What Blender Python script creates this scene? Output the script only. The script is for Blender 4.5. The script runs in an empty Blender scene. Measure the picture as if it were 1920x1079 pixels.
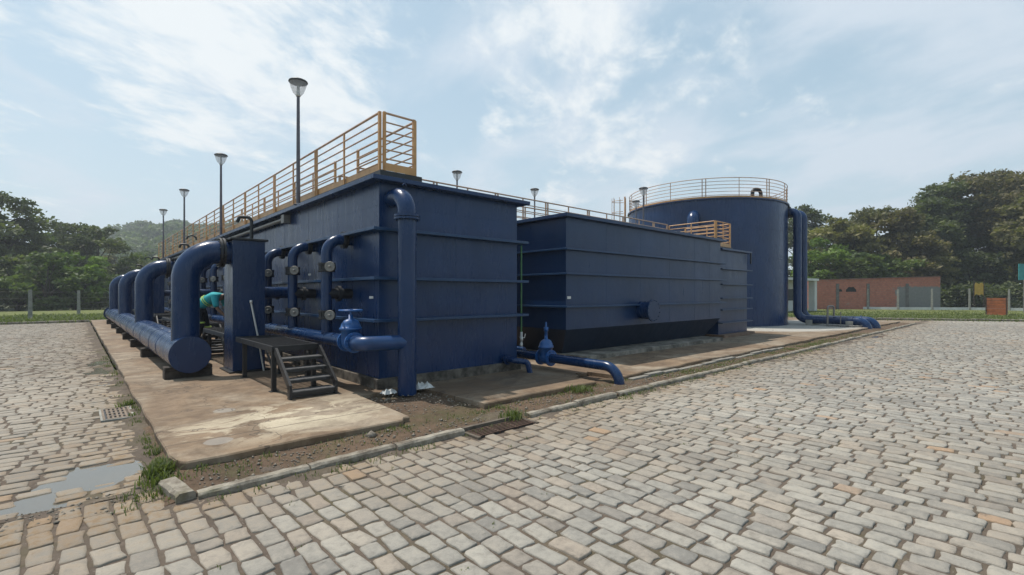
import bpy, math, random
import numpy as np
from mathutils import Vector, Matrix
random.seed(7); rng = np.random.default_rng(11)
S = bpy.context.scene
COL = S.collection
R = math.radians

# ------------------------------------------------------------------ camera, sky, sun, exposure
H = 1.6
HEAD = R(47.7)                       # heading of the view, anticlockwise from +X
cam_d = bpy.data.cameras.new("camera"); cam = bpy.data.objects.new("camera", cam_d); COL.objects.link(cam)
cam.location = (0, 0, H); cam.rotation_euler = (R(90), 0, HEAD - R(90))
cam_d.sensor_width = 36.0; cam_d.lens = 36.0 * 900.0 / 1920.0
cam_d.shift_y = (551.0 - 539.5) / 1920.0
cam_d.clip_start = 0.05; cam_d.clip_end = 3000
S.camera = cam
S.view_settings.view_transform = 'Standard'; S.view_settings.look = 'None'
S.view_settings.exposure = 0.14; S.view_settings.gamma = 1.0
SUN_AZ, SUN_EL = R(110), R(66.5)
sdir = Vector((math.cos(SUN_AZ)*math.cos(SUN_EL), math.sin(SUN_AZ)*math.cos(SUN_EL), math.sin(SUN_EL)))
sl = bpy.data.lights.new("sun", 'SUN'); sl.energy = 4.0; sl.angle = R(0.6); sl.color = (1.0, 0.94, 0.85)
so = bpy.data.objects.new("sun", sl); COL.objects.link(so); so.rotation_euler = sdir.to_track_quat('Z', 'Y').to_euler()
so.location = sdir * 60

W = bpy.data.worlds.new("World"); S.world = W; W.use_nodes = True
def pdir(px, py):
    u = (px-960)/900; v = (551-py)/900
    f = Vector((math.cos(HEAD), math.sin(HEAD), 0)); r = Vector((math.sin(HEAD), -math.cos(HEAD), 0))
    return (f + r*u + Vector((0, 0, v))).normalized()
def world():
    nt = W.node_tree; N = nt.nodes; L = nt.links; N.clear()
    out = N.new('ShaderNodeOutputWorld'); bg = N.new('ShaderNodeBackground'); bg.inputs[1].default_value = 0.112
    sky = N.new('ShaderNodeTexSky'); sky.sky_type = 'NISHITA'; sky.sun_disc = False
    sky.sun_elevation = SUN_EL; sky.sun_rotation = R(90) - SUN_AZ
    sky.air_density = 1.0; sky.dust_density = 2.2; sky.ozone_density = 1.2; sky.altitude = 20
    tc = N.new('ShaderNodeTexCoord')
    def m(op, a, b=None, c=None, cl=False):
        n = N.new('ShaderNodeMath'); n.operation = op; n.use_clamp = cl
        for i, v in enumerate((a, b, c)):
            if v is None: continue
            if isinstance(v, (int, float)): n.inputs[i].default_value = v
            else: L.new(v, n.inputs[i])
        return n.outputs[0]
    sep = N.new('ShaderNodeSeparateXYZ'); L.new(tc.outputs['Generated'], sep.inputs[0])
    zz = m('ADD', m('MAXIMUM', sep.outputs[2], 0.0), 0.16)
    cx = m('DIVIDE', sep.outputs[0], zz); cy = m('DIVIDE', sep.outputs[1], zz)
    comb = N.new('ShaderNodeCombineXYZ'); L.new(cx, comb.inputs[0]); L.new(cy, comb.inputs[1])
    def noise(scale, detail, rough, off=(0, 0, 0), sc=(1, 1, 1), rot=0, dist=0):
        mp = N.new('ShaderNodeMapping'); mp.vector_type = 'TEXTURE'; mp.inputs['Location'].default_value = off
        mp.inputs['Scale'].default_value = sc; mp.inputs['Rotation'].default_value = (0, 0, rot)
        L.new(comb.outputs[0], mp.inputs[0])
        n = N.new('ShaderNodeTexNoise'); n.inputs['Scale'].default_value = scale; n.inputs['Detail'].default_value = detail
        n.inputs['Roughness'].default_value = rough; n.inputs['Distortion'].default_value = dist
        L.new(mp.outputs[0], n.inputs['Vector']); return n.outputs['Fac']
    def blob(px, py, rad, amp):
        d = N.new('ShaderNodeVectorMath'); d.operation = 'DISTANCE'; L.new(tc.outputs['Generated'], d.inputs[0])
        d.inputs[1].default_value = pdir(px, py)
        mr = N.new('ShaderNodeMapRange'); mr.interpolation_type = 'SMOOTHSTEP'
        mr.inputs[1].default_value = rad; mr.inputs[2].default_value = rad*0.15; mr.inputs[3].default_value = 0; mr.inputs[4].default_value = amp
        L.new(d.outputs['Value'], mr.inputs[0]); return mr.outputs[0]
    def ssum(bl):
        acc = None
        for b in bl: acc = b if acc is None else m('MAXIMUM', acc, b)
        return acc
    wisp = noise(2.9, 12, 0.60, (3.1, 0.4, 0), (1.25, 0.95, 1), R(22), 0.35)
    fine = noise(9.0, 9, 0.62, (0.4, 2.2, 0), (1.3, .8, 1), R(30), 0.3)
    base = m('ADD', m('MULTIPLY', wisp, 0.72), m('MULTIPLY', fine, 0.28))
    crisp = ssum([blob(200, -60, .34, .20), blob(330, 40, .34, .20), blob(470, 100, .34, .21), blob(560, 130, .30, .20), blob(620, 190, .20, .17), blob(590, 20, .20, .15), blob(120, 260, .2, .07),
                  blob(1010, 30, .22, .17), blob(1080, 130, .24, .18), blob(1130, 230, .22, .16), blob(1190, 290, .16, .13), blob(930, 240, .06, .16), blob(1050, 355, .09, .14), blob(1270, 50, .30, .13), blob(1180, 130, .3, .12)])
    dens = N.new('ShaderNodeMapRange'); dens.interpolation_type = 'SMOOTHSTEP'
    dens.inputs[1].default_value = .56; dens.inputs[2].default_value = .76
    L.new(m('ADD', base, crisp), dens.inputs[0])
    soft_n = noise(2.0, 8, 0.55, (7.3, 1.7, 0), (1.35, .95, 1), R(68), 0.3)
    softb = ssum([blob(1250, 150, .50, .17), blob(1650, 60, .55, .17), blob(1500, 260, .45, .15), blob(1900, 260, .5, .16), blob(1250, 320, .25, .10),
                  blob(200, 560, .9, .05)])
    sd = N.new('ShaderNodeMapRange'); sd.interpolation_type = 'SMOOTHSTEP'
    sd.inputs[1].default_value = .50; sd.inputs[2].default_value = .76
    L.new(m('ADD', soft_n, softb), sd.inputs[0])
    # haze whitening toward the horizon (humid air)
    hz = m('POWER', m('SUBTRACT', 1.0, m('MINIMUM', m('MAXIMUM', sep.outputs[2], 0.0), 1.0)), 5.0)
    tint = N.new('ShaderNodeMix'); tint.data_type = 'RGBA'; tint.blend_type = 'MIX'
    tint.inputs[7].default_value = (4.35, 6.25, 7.45, 1)
    skm = N.new('ShaderNodeMix'); skm.data_type = 'RGBA'; skm.blend_type = 'MULTIPLY'; skm.inputs[0].default_value = 1.0
    L.new(sky.outputs[0], skm.inputs[6]); skm.inputs[7].default_value = (1.15, 1.12, 1.0, 1)
    L.new(skm.outputs[2], tint.inputs[6]); L.new(m('ADD', m('MULTIPLY', hz, 0.30), 0.50), tint.inputs[0])
    lowm = N.new('ShaderNodeMix'); lowm.data_type = 'RGBA'; lowm.inputs[7].default_value = (6.3, 6.9, 7.2, 1); L.new(tint.outputs[2], lowm.inputs[6]); L.new(m('MULTIPLY', hz, 0.75), lowm.inputs[0])
    mix1 = N.new('ShaderNodeMix'); mix1.data_type = 'RGBA'; mix1.inputs[7].default_value = (5.75, 6.45, 7.2, 1)
    L.new(lowm.outputs[2], mix1.inputs[6]); L.new(m('MULTIPLY', sd.outputs[0], 0.85), mix1.inputs[0])
    mix2 = N.new('ShaderNodeMix'); mix2.data_type = 'RGBA'; mix2.inputs[7].default_value = (7.4, 7.75, 7.9, 1)
    L.new(mix1.outputs[2], mix2.inputs[6]); L.new(m('MULTIPLY', dens.outputs[0], 0.92), mix2.inputs[0])
    L.new(mix2.outputs[2], bg.inputs[0]); L.new(bg.outputs[0], out.inputs[0])
world()

# ------------------------------------------------------------------ numpy noise
def _hash(ix, iy, s):
    h = (ix*374761393 + iy*668265263 + s*1274126177) & 0xffffffff
    h = ((h ^ (h >> 13))*1274126177) & 0xffffffff
    return ((h ^ (h >> 16)) & 0xffff)/65535.0
def vnoise(x, y, s=0):
    x = np.asarray(x, float); y = np.asarray(y, float)
    ix = np.floor(x).astype(np.int64); iy = np.floor(y).astype(np.int64); fx = x-ix; fy = y-iy
    fx = fx*fx*(3-2*fx); fy = fy*fy*(3-2*fy)
    a = _hash(ix, iy, s); b = _hash(ix+1, iy, s); c = _hash(ix, iy+1, s); d = _hash(ix+1, iy+1, s)
    return (a*(1-fx)+b*fx)*(1-fy)+(c*(1-fx)+d*fx)*fy
def fbm(x, y, s=0, o=4):
    t = 0; a = .5
    for i in range(o): t = t + a*vnoise(np.asarray(x)*2**i, np.asarray(y)*2**i, s+i); a *= .5
    return t

# ------------------------------------------------------------------ materials
MATS = {}
def newmat(name):
    m = bpy.data.materials.new(name); m.use_nodes = True
    m.node_tree.nodes.clear(); MATS[name] = m
    return m, m.node_tree.nodes, m.node_tree.links
def _mapr(N, L, src, a, b, c=0., d=1., clampo=True):
    n = N.new('ShaderNodeMapRange'); n.inputs[1].default_value = a; n.inputs[2].default_value = b; n.inputs[3].default_value = c; n.inputs[4].default_value = d
    L.new(src, n.inputs[0]); return n.outputs[0]
def _noise(N, L, vec, scale, detail=5, rough=.6, dist=0):
    n = N.new('ShaderNodeTexNoise'); n.inputs['Scale'].default_value = scale; n.inputs['Detail'].default_value = detail
    n.inputs['Roughness'].default_value = rough; n.inputs['Distortion'].default_value = dist
    L.new(vec, n.inputs['Vector']); return n.outputs['Fac']
def _mix(N, L, fac, a, b, mode='MIX'):
    n = N.new('ShaderNodeMix'); n.data_type = 'RGBA'; n.blend_type = mode
    for i, v in ((0, fac), (6, a), (7, b)):
        if isinstance(v, (int, float)): n.inputs[i].default_value = v
        elif isinstance(v, tuple): n.inputs[i].default_value = v if len(v) == 4 else v+(1,)
        else: L.new(v, n.inputs[i])
    return n.outputs[2]
def _math(N, L, op, a, b):
    n = N.new('ShaderNodeMath'); n.operation = op
    for i, v in enumerate((a, b)):
        if isinstance(v, (int, float)): n.inputs[i].default_value = v
        else: L.new(v, n.inputs[i])
    return n.outputs[0]
def _vec(N, L, sc=(1, 1, 1)):
    tc = N.new('ShaderNodeTexCoord'); mp = N.new('ShaderNodeMapping'); mp.inputs['Scale'].default_value = sc
    L.new(tc.outputs['Object'], mp.inputs[0]); return mp.outputs[0]
def _finish(N, L, col, rough, bump=None, bs=.2, bd=.01, metal=0., spec=.5):
    b = N.new('ShaderNodeBsdfPrincipled'); o = N.new('ShaderNodeOutputMaterial')
    for k, v in (('Base Color', col), ('Roughness', rough)):
        if isinstance(v, tuple): b.inputs[k].default_value = v if len(v) == 4 else v+(1,)
        elif isinstance(v, (int, float)): b.inputs[k].default_value = v
        else: L.new(v, b.inputs[k])
    b.inputs['Metallic'].default_value = metal; b.inputs['Specular IOR Level'].default_value = spec
    if bump is not None:
        bn = N.new('ShaderNodeBump'); bn.inputs['Strength'].default_value = bs; bn.inputs['Distance'].default_value = bd
        L.new(bump, bn.inputs['Height']); L.new(bn.outputs[0], b.inputs['Normal'])
    L.new(b.outputs[0], o.inputs[0]); return b
def plain(name, col, rough=.6, var=.25, scale=6., bs=.15, metal=0., spec=.5, col2=None, stretch=(1, 1, 1), c0=.35, c1=.7):
    m, N, L = newmat(name); v = _vec(N, L, stretch)
    n = _noise(N, L, v, scale, 6, .65)
    c2 = col2 or tuple(c*(1-var) for c in col)
    c = _mix(N, L, _mapr(N, L, n, c0, c1), c2, col)
    n2 = _noise(N, L, v, scale*9, 4, .6)
    c = _mix(N, L, .25, c, _mix(N, L, n2, (.35, .35, .35), (1, 1, 1)), 'MULTIPLY')
    r = _mapr(N, L, n, .2, .8, min(1, rough+.08), max(.05, rough-.08))
    _finish(N, L, c, r, n2, bs, .01, metal, spec); return m
def paint_blue(name, col, rough, dirt=.5):
    m, N, L = newmat(name); v = _vec(N, L); vs = _vec(N, L, (1.3, 1.3, .22))
    n1 = _noise(N, L, v, .7, 6, .62); st = _noise(N, L, vs, 3.2, 7, .7, .3); fine = _noise(N, L, v, 60, 3, .6)
    c = _mix(N, L, _mapr(N, L, n1, .35, .7), tuple(x*.82 for x in col), tuple(x*1.15 for x in col))
    c = _mix(N, L, _math(N, L, 'MULTIPLY', _mapr(N, L, st, .52, .78), dirt), c, (col[0]*1.5+.018, col[1]*1.3+.022, col[2]*.95+.022))
    dn = _noise(N, L, _vec(N, L, (.6, .6, .12)), 5.0, 8, .75)
    c = _mix(N, L, _math(N, L, 'MULTIPLY', _mapr(N, L, dn, .6, .75), .5*dirt), c, tuple(x*.45 for x in col))
    rr = _math(N, L, 'ADD', _mapr(N, L, st, .3, .8, -.06, .14), rough)
    wav = _noise(N, L, v, 2.2, 2, .5)
    bb = _math(N, L, 'ADD', _math(N, L, 'MULTIPLY', fine, .12), wav)
    _finish(N, L, c, rr, bb, .20, .045, spec=.42); return m

BLUE = paint_blue('tank_blue_paint', (.005, .029, .098), .27, .30)
RIB_LIT = paint_blue('rib_lit_blue_paint', (.013, .046, .115), .36, .5)  # tank blue made lighter: light caught by the rib faces is in the colour
BLUE2 = paint_blue('tank_blue_paint_weathered', (.007, .032, .096), .32, .38)
PIPE = paint_blue('pipe_blue_paint', (.005, .028, .094), .24, .28)
VALVE = plain('valve_bright_blue', (.018, .10, .31), .38, .25, 8, .1)
BLACK = plain('black_steel', (.022, .023, .026), .45, .4, 9, .2)
BLACKR = plain('dark_flange_iron', (.020, .022, .028), .5, .4, 12, .25)
TREAD = plain('worn_tread_steel', (.16, .16, .165), .5, .6, 14, .2, .2)
ORANGE = plain('orange_rail_paint', (.68, .36, .14), .45, .25, 5, .1)
PINKR = plain('bloom_rail_paint', (.60, .39, .26), .5, .35, 6, .1)  # rail orange paled: backlight bloom put into the colour
GREYST = plain('grey_lamp_steel', (.16, .15, .17), .45, .3, 6, .1, .3)
LAMPTOP = plain('lamp_cap_grey', (.075, .08, .085), .5, .3, 6, .1)
WHITEP = plain('white_plastic', (.72, .71, .68), .45, .2, 6, .08)
WHITEW = plain('white_wall_paint', (.70, .70, .68), .7, .22, 1.4, .1, stretch=(1, 1, .4))
GREENP = plain('green_pvc', (.055, .20, .07), .45, .25, 8, .1)
GALV = plain('galvanised_pipe', (.30, .28, .26), .5, .4, 8, .15, .4)
PALEW = plain('pale_handwheel', (.27, .26, .24), .6, .3, 20, .1)
RUST = plain('rusty_iron', (.10, .055, .035), .8, .5, 14, .4)
BLOCK = plain('weathered_timber', (.075, .058, .046), .9, .6, 7, .6)
POSTC = plain('concrete_post', (.36, .35, .31), .85, .35, 5, .3)
GRAFF = plain('black_spray_paint', (.02, .02, .022), .8, .3, 6, .1)
TEALM = plain('teal_sheet', (.05, .32, .33), .5, .3, 4, .1)
ORB = plain('orange_crate_plastic', (.50, .15, .05), .6, .5, 3, .2)
YEL = plain('yellow_sheet', (.60, .36, .04), .6, .3, 4, .1)
SKIN = plain('skin_tone', (.25, .14, .09), .55, .1, 10, .05)
SHIRT = plain('teal_shirt_cloth', (.03, .42, .46), .85, .3, 9, .3)
TROUS = plain('dark_trouser_cloth', (.012, .014, .022), .9, .4, 9, .3)
HIVIS = plain('lime_reflective_tape', (.62, .80, .16), .5, .1, 9, .1)
BOOT = plain('black_boot_leather', (.012, .011, .011), .6, .3, 9, .2)
HAIR = plain('black_hair', (.012, .010, .009), .7, .3, 30, .3)
TRUNK = plain('tree_bark', (.075, .058, .042), .95, .5, 5, .8)
def glass():
    m, N, L = newmat('clear_lamp_bowl')
    t = N.new('ShaderNodeBsdfTransparent'); d = N.new('ShaderNodeBsdfPrincipled'); tr = N.new('ShaderNodeBsdfTranslucent'); o = N.new('ShaderNodeOutputMaterial')
    d.inputs['Base Color'].default_value = (.8, .8, .82, 1); d.inputs['Roughness'].default_value = .15; tr.inputs[0].default_value = (.85, .85, .87, 1)
    a = N.new('ShaderNodeMixShader'); a.inputs[0].default_value = .5; L.new(d.outputs[0], a.inputs[1]); L.new(tr.outputs[0], a.inputs[2])
    m2 = N.new('ShaderNodeMixShader'); m2.inputs[0].default_value = .42; L.new(t.outputs[0], m2.inputs[1]); L.new(a.outputs[0], m2.inputs[2])
    L.new(m2.outputs[0], o.inputs[0]); return m
BOWL = glass()

def m_slab():
    m, N, L = newmat('stained_concrete'); v = _vec(N, L)
    n = _noise(N, L, v, .55, 8, .68, .6); n2 = _noise(N, L, v, 2.4, 8, .7, .4); f = _noise(N, L, v, 38, 5, .7)
    c = _mix(N, L, _mapr(N, L, n2, .32, .66), (.10, .062, .036), (.25, .172, .105))
    c = _mix(N, L, _math(N, L, 'MULTIPLY', _mapr(N, L, n, .46, .60), .85), c, _mix(N, L, _mapr(N, L, n2, .4, .6), (.20, .155, .11), (.34, .28, .21)))
    # pale washed patches by the steps, dark damp soil stain by the tank foot
    def gauss(x, y, sx, sy):
        tc = N.new('ShaderNodeTexCoord'); mp = N.new('ShaderNodeMapping'); mp.inputs['Location'].default_value = (-x/sx, -y/sy, 0); mp.inputs['Scale'].default_value = (1/sx, 1/sy, 0)
        L.new(tc.outputs['Object'], mp.inputs[0])
        g = N.new('ShaderNodeVectorMath'); g.operation = 'LENGTH'; L.new(mp.outputs[0], g.inputs[0])
        return _mapr(N, L, g.outputs['Value'], 1.0, .25)
    pn = _noise(N, L, _vec(N, L, (.9, 1.3, 1)), 1.7, 10, .68, 1.2)
    pale = _math(N, L, 'MULTIPLY', gauss(1.95, 6.2, 1.75, 1.15), _mapr(N, L, pn, .475, .53))
    c = _mix(N, L, _math(N, L, 'MULTIPLY', pale, _mapr(N, L, n2, .25, .55, .35, 1.)), c, _mix(N, L, f, (.42, .35, .25), (.58, .51, .38)))
    damp = _math(N, L, 'MULTIPLY', gauss(5.5, 6.2, 2.0, 1.0), _mapr(N, L, n2, .40, .56))
    c = _mix(N, L, _math(N, L, 'MULTIPLY', damp, .8), c, (.060, .045, .034))
    damp2 = _math(N, L, 'MULTIPLY', gauss(3.2, 10.5, 1.2, 5.0), _mapr(N, L, n2, .30, .55))
    c = _mix(N, L, _math(N, L, 'MULTIPLY', damp2, .6), c, (.09, .07, .055))
    def disc(x, y, rr):
        tc = N.new('ShaderNodeTexCoord'); mp = N.new('ShaderNodeMapping'); mp.inputs['Location'].default_value = (-x, -y, 0); mp.inputs['Scale'].default_value = (1, 1, 0)
        L.new(tc.outputs['Object'], mp.inputs[0]); g = N.new('ShaderNodeVectorMath'); g.operation = 'LENGTH'; L.new(mp.outputs[0], g.inputs[0])
        return _mapr(N, L, _math(N, L, 'ADD', g.outputs['Value'], _math(N, L, 'MULTIPLY', pn, .10)), rr+.05, rr+.04)
    for x, y, rr in ((1.08, 5.62, .13), (1.42, 7.05, .13)):
        c = _mix(N, L, _math(N, L, 'MULTIPLY', disc(x, y, rr), .6), c, (.30, .28, .25))
    # pale newer concrete round the cylinder
    new = _math(N, L, 'MULTIPLY', gauss(25.5, 8.0, 7.0, 3.6), 1.0)
    c = _mix(N, L, _mapr(N, L, new, .25, .4), c, _mix(N, L, n2, (.33, .31, .27), (.46, .44, .40)))
    tcj = N.new('ShaderNodeTexCoord'); sj = N.new('ShaderNodeSeparateXYZ'); L.new(tcj.outputs['Object'], sj.inputs[0])
    fr = _math(N, L, 'FRACT', _math(N, L, 'DIVIDE', _math(N, L, 'ADD', sj.outputs[1], _math(N, L, 'MULTIPLY', n2, .06)), 2.9), 0)
    c = _mix(N, L, _math(N, L, 'MULTIPLY', _mapr(N, L, _math(N, L, 'ABSOLUTE', _math(N, L, 'SUBTRACT', fr, .5), 0), .4955, .4965), .7), c, (.05, .038, .028))
    vor = N.new('ShaderNodeTexVoronoi'); vor.feature = 'DISTANCE_TO_EDGE'; vor.inputs['Scale'].default_value = .42
    vw = N.new('ShaderNodeVectorMath'); vw.operation = 'ADD'; L.new(v, vw.inputs[0]); nv = N.new('ShaderNodeTexNoise'); nv.inputs['Scale'].default_value = 2.2; nv.inputs['Detail'].default_value = 7; L.new(v, nv.inputs['Vector']); L.new(nv.outputs['Color'], vw.inputs[1]); L.new(vw.outputs[0], vor.inputs['Vector'])
    c = _mix(N, L, _math(N, L, 'MULTIPLY', _mapr(N, L, vor.outputs['Distance'], .006, .003), .65), c, (.055, .04, .03))
    c = _mix(N, L, .35, c, _mix(N, L, f, (.4, .4, .4), (1.2, 1.2, 1.2)), 'MULTIPLY')
    bb = _math(N, L, 'ADD', _math(N, L, 'MULTIPLY', f, .5), n2)
    _finish(N, L, c, _mapr(N, L, n, .25, .5, .45, .9), bb, .5, .015); return m
SLAB = m_slab()
def m_dirt(name, a, b, g=None, bs=.8):
    m, N, L = newmat(name); v = _vec(N, L)
    n = _noise(N, L, v, 1.6, 9, .7, .3); n2 = _noise(N, L, v, 17, 8, .75); pe = _noise(N, L, v, 70, 3, .6)
    c = _mix(N, L, _mapr(N, L, n, .3, .7), a, b)
    if g:
        gn = _noise(N, L, v, .9, 8, .7, .5); c = _mix(N, L, _math(N, L, 'MULTIPLY', _mapr(N, L, gn, .50, .64), .6), c, g)
    c = _mix(N, L, .55, c, _mix(N, L, _mapr(N, L, n2, .25, .75), (.35, .35, .35), (1.35, 1.35, 1.35)), 'MULTIPLY')
    c = _mix(N, L, _mapr(N, L, pe, .66, .72), c, (.33, .29, .25))
    _finish(N, L, c, .95, _math(N, L, 'ADD', n2, _math(N, L, 'MULTIPLY', pe, .5)), bs, .02, spec=.25); return m
DIRT = m_dirt('brown_soil', (.075, .050, .035), (.165, .112, .074), (.085, .085, .038))
JOINT = m_dirt('joint_soil', (.080, .062, .050), (.150, .118, .092), (.095, .085, .042), .5)
GRASSG = m_dirt('grass_ground', (.10, .13, .035), (.16, .17, .05), (.13, .11, .06), .8)
FARG = m_dirt('far_ground', (.06, .075, .03), (.09, .10, .04), (.10, .08, .05), .5)
def m_stone():
    m, N, L = newmat('paving_stone'); v = _vec(N, L)
    at = N.new('ShaderNodeAttribute'); at.attribute_name = 'tone'
    sp = N.new('ShaderNodeSeparateColor'); L.new(at.outputs['Color'], sp.inputs[0])
    n = _noise(N, L, v, 13, 8, .72, .3); f = _noise(N, L, v, 85, 5, .75); big = _noise(N, L, v, .5, 5, .6)
    c = _mix(N, L, sp.outputs[0], (.222, .211, .191), (.392, .368, .320))
    c = _mix(N, L, sp.outputs[1], c, (.43, .275, .165))
    c = _mix(N, L, _math(N, L, 'MULTIPLY', _mapr(N, L, n, .5, .75), .45), c, (.45, .40, .33))
    c = _mix(N, L, _math(N, L, 'MULTIPLY', _mapr(N, L, n, .52, .30), .6), c, (.15, .135, .115))
    c = _mix(N, L, _math(N, L, 'MULTIPLY', sp.outputs[2], _mapr(N, L, n, .25, .6)), c, (.24, .165, .095))
    c = _mix(N, L, .4, c, _mix(N, L, f, (.35, .35, .35), (1.25, 1.25, 1.25)), 'MULTIPLY')
    _finish(N, L, c, _mapr(N, L, n, .3, .7, .62, .85), _math(N, L, 'ADD', n, _math(N, L, 'MULTIPLY', f, .45)), .8, .014, spec=.4); return m
STONE = m_stone()
def m_kerb():
    m, N, L = newmat('old_kerb_concrete'); v = _vec(N, L)
    n = _noise(N, L, v, 5, 9, .72, .3); f = _noise(N, L, v, 50, 5, .7); g = _noise(N, L, v, 1.3, 6, .7)
    c = _mix(N, L, _mapr(N, L, n, .35, .62), (.115, .09, .065), (.36, .325, .265))
    c = _mix(N, L, _mapr(N, L, g, .55, .68), c, (.12, .11, .05))
    c = _mix(N, L, .35, c, _mix(N, L, f, (.4, .4, .4), (1.2, 1.2, 1.2)), 'MULTIPLY')
    _finish(N, L, c, .9, _math(N, L, 'ADD', n, f), .6, .012); return m
KERB = m_kerb()
def m_water():
    m, N, L = newmat('puddle_water'); v = _vec(N, L); n = _noise(N, L, v, 5, 3, .5)
    _finish(N, L, (.13, .12, .10), .05, n, .04, .005, spec=.6); return m
WATER = m_water()
def m_brick():
    m, N, L = newmat('red_block_wall')
    tc = N.new('ShaderNodeTexCoord'); v = tc.outputs['Object']
    mp = N.new('ShaderNodeMapping'); L.new(v, mp.inputs[0]); mp.inputs['Rotation'].default_value = (R(90), 0, 0)
    b = N.new('ShaderNodeTexBrick'); L.new(mp.outputs[0], b.inputs['Vector'])
    b.inputs['Color1'].default_value = (.42, .16, .11, 1); b.inputs['Color2'].default_value = (.32, .12, .085, 1); b.inputs['Mortar'].default_value = (.22, .15, .12, 1)
    b.inputs['Scale'].default_value = 1.0; b.inputs['Brick Width'].default_value = .30; b.inputs['Row Height'].default_value = .2; b.inputs['Mortar Size'].default_value = .012
    n = _noise(N, L, v, .9, 7, .7, .4)
    n2 = _noise(N, L, v, 5, 7, .7, .2)
    c = _mix(N, L, _math(N, L, 'MULTIPLY', _mapr(N, L, n2, .4, .75), .7), b.outputs['Color'], (.47, .22, .16))
    # grey rendered patch toward the far end, ragged edge
    sx = N.new('ShaderNodeSeparateXYZ'); L.new(v, sx.inputs[0])
    e = _math(N, L, 'ADD', sx.outputs[0], _math(N, L, 'MULTIPLY', n, 2.2))
    z = _math(N, L, 'ADD', sx.outputs[2], _math(N, L, 'MULTIPLY', n2, .8))
    patch = _math(N, L, 'MULTIPLY', _mapr(N, L, e, 9.2, 9.5), _mapr(N, L, z, 2.75, 2.65))
    c = _mix(N, L, patch, c, _mix(N, L, n2, (.13, .13, .13), (.27, .27, .26)))
    c = _mix(N, L, _math(N, L, 'MULTIPLY', _mapr(N, L, n, .60, .68), .6), c, (.33, .27, .23))
    _finish(N, L, c, .95, b.outputs['Fac'], -.3, .01, spec=.2); return m
BRICK = m_brick()
def m_leaf(name, a, b, tw=.35):
    m, N, L = newmat(name)
    at = N.new('ShaderNodeAttribute'); at.attribute_name = 'tone'
    sp = N.new('ShaderNodeSeparateColor'); L.new(at.outputs['Color'], sp.inputs[0])
    c = _mix(N, L, sp.outputs[0], a, b)
    d = N.new('ShaderNodeBsdfPrincipled'); d.inputs['Roughness'].default_value = .6; d.inputs['Specular IOR Level'].default_value = .3
    L.new(c, d.inputs['Base Color'])
    t = N.new('ShaderNodeBsdfTranslucent'); L.new(_mix(N, L, 1.0, c, (1.1, 1.3, .5), 'MULTIPLY'), t.inputs[0])
    mx = N.new('ShaderNodeMixShader'); mx.inputs[0].default_value = tw; L.new(d.outputs[0], mx.inputs[1]); L.new(t.outputs[0], mx.inputs[2])
    o = N.new('ShaderNodeOutputMaterial'); L.new(mx.outputs[0], o.inputs[0]); return m
LEAF = {'dark': m_leaf('dark_green_leaf', (.052, .068, .030), (.150, .168, .072)),
        'mid': m_leaf('mid_green_leaf', (.058, .086, .028), (.145, .185, .06)),
        'bright': m_leaf('bright_green_leaf', (.070, .11, .022), (.165, .24, .05)),
        'olive': m_leaf('olive_leaf', (.095, .095, .042), (.235, .212, .09)),
        'rust': m_leaf('brownish_leaf', (.092, .082, .042), (.22, .185, .09))}
GRASS = m_leaf('grass_blade', (.065, .085, .025), (.17, .20, .075), .3)

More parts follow.
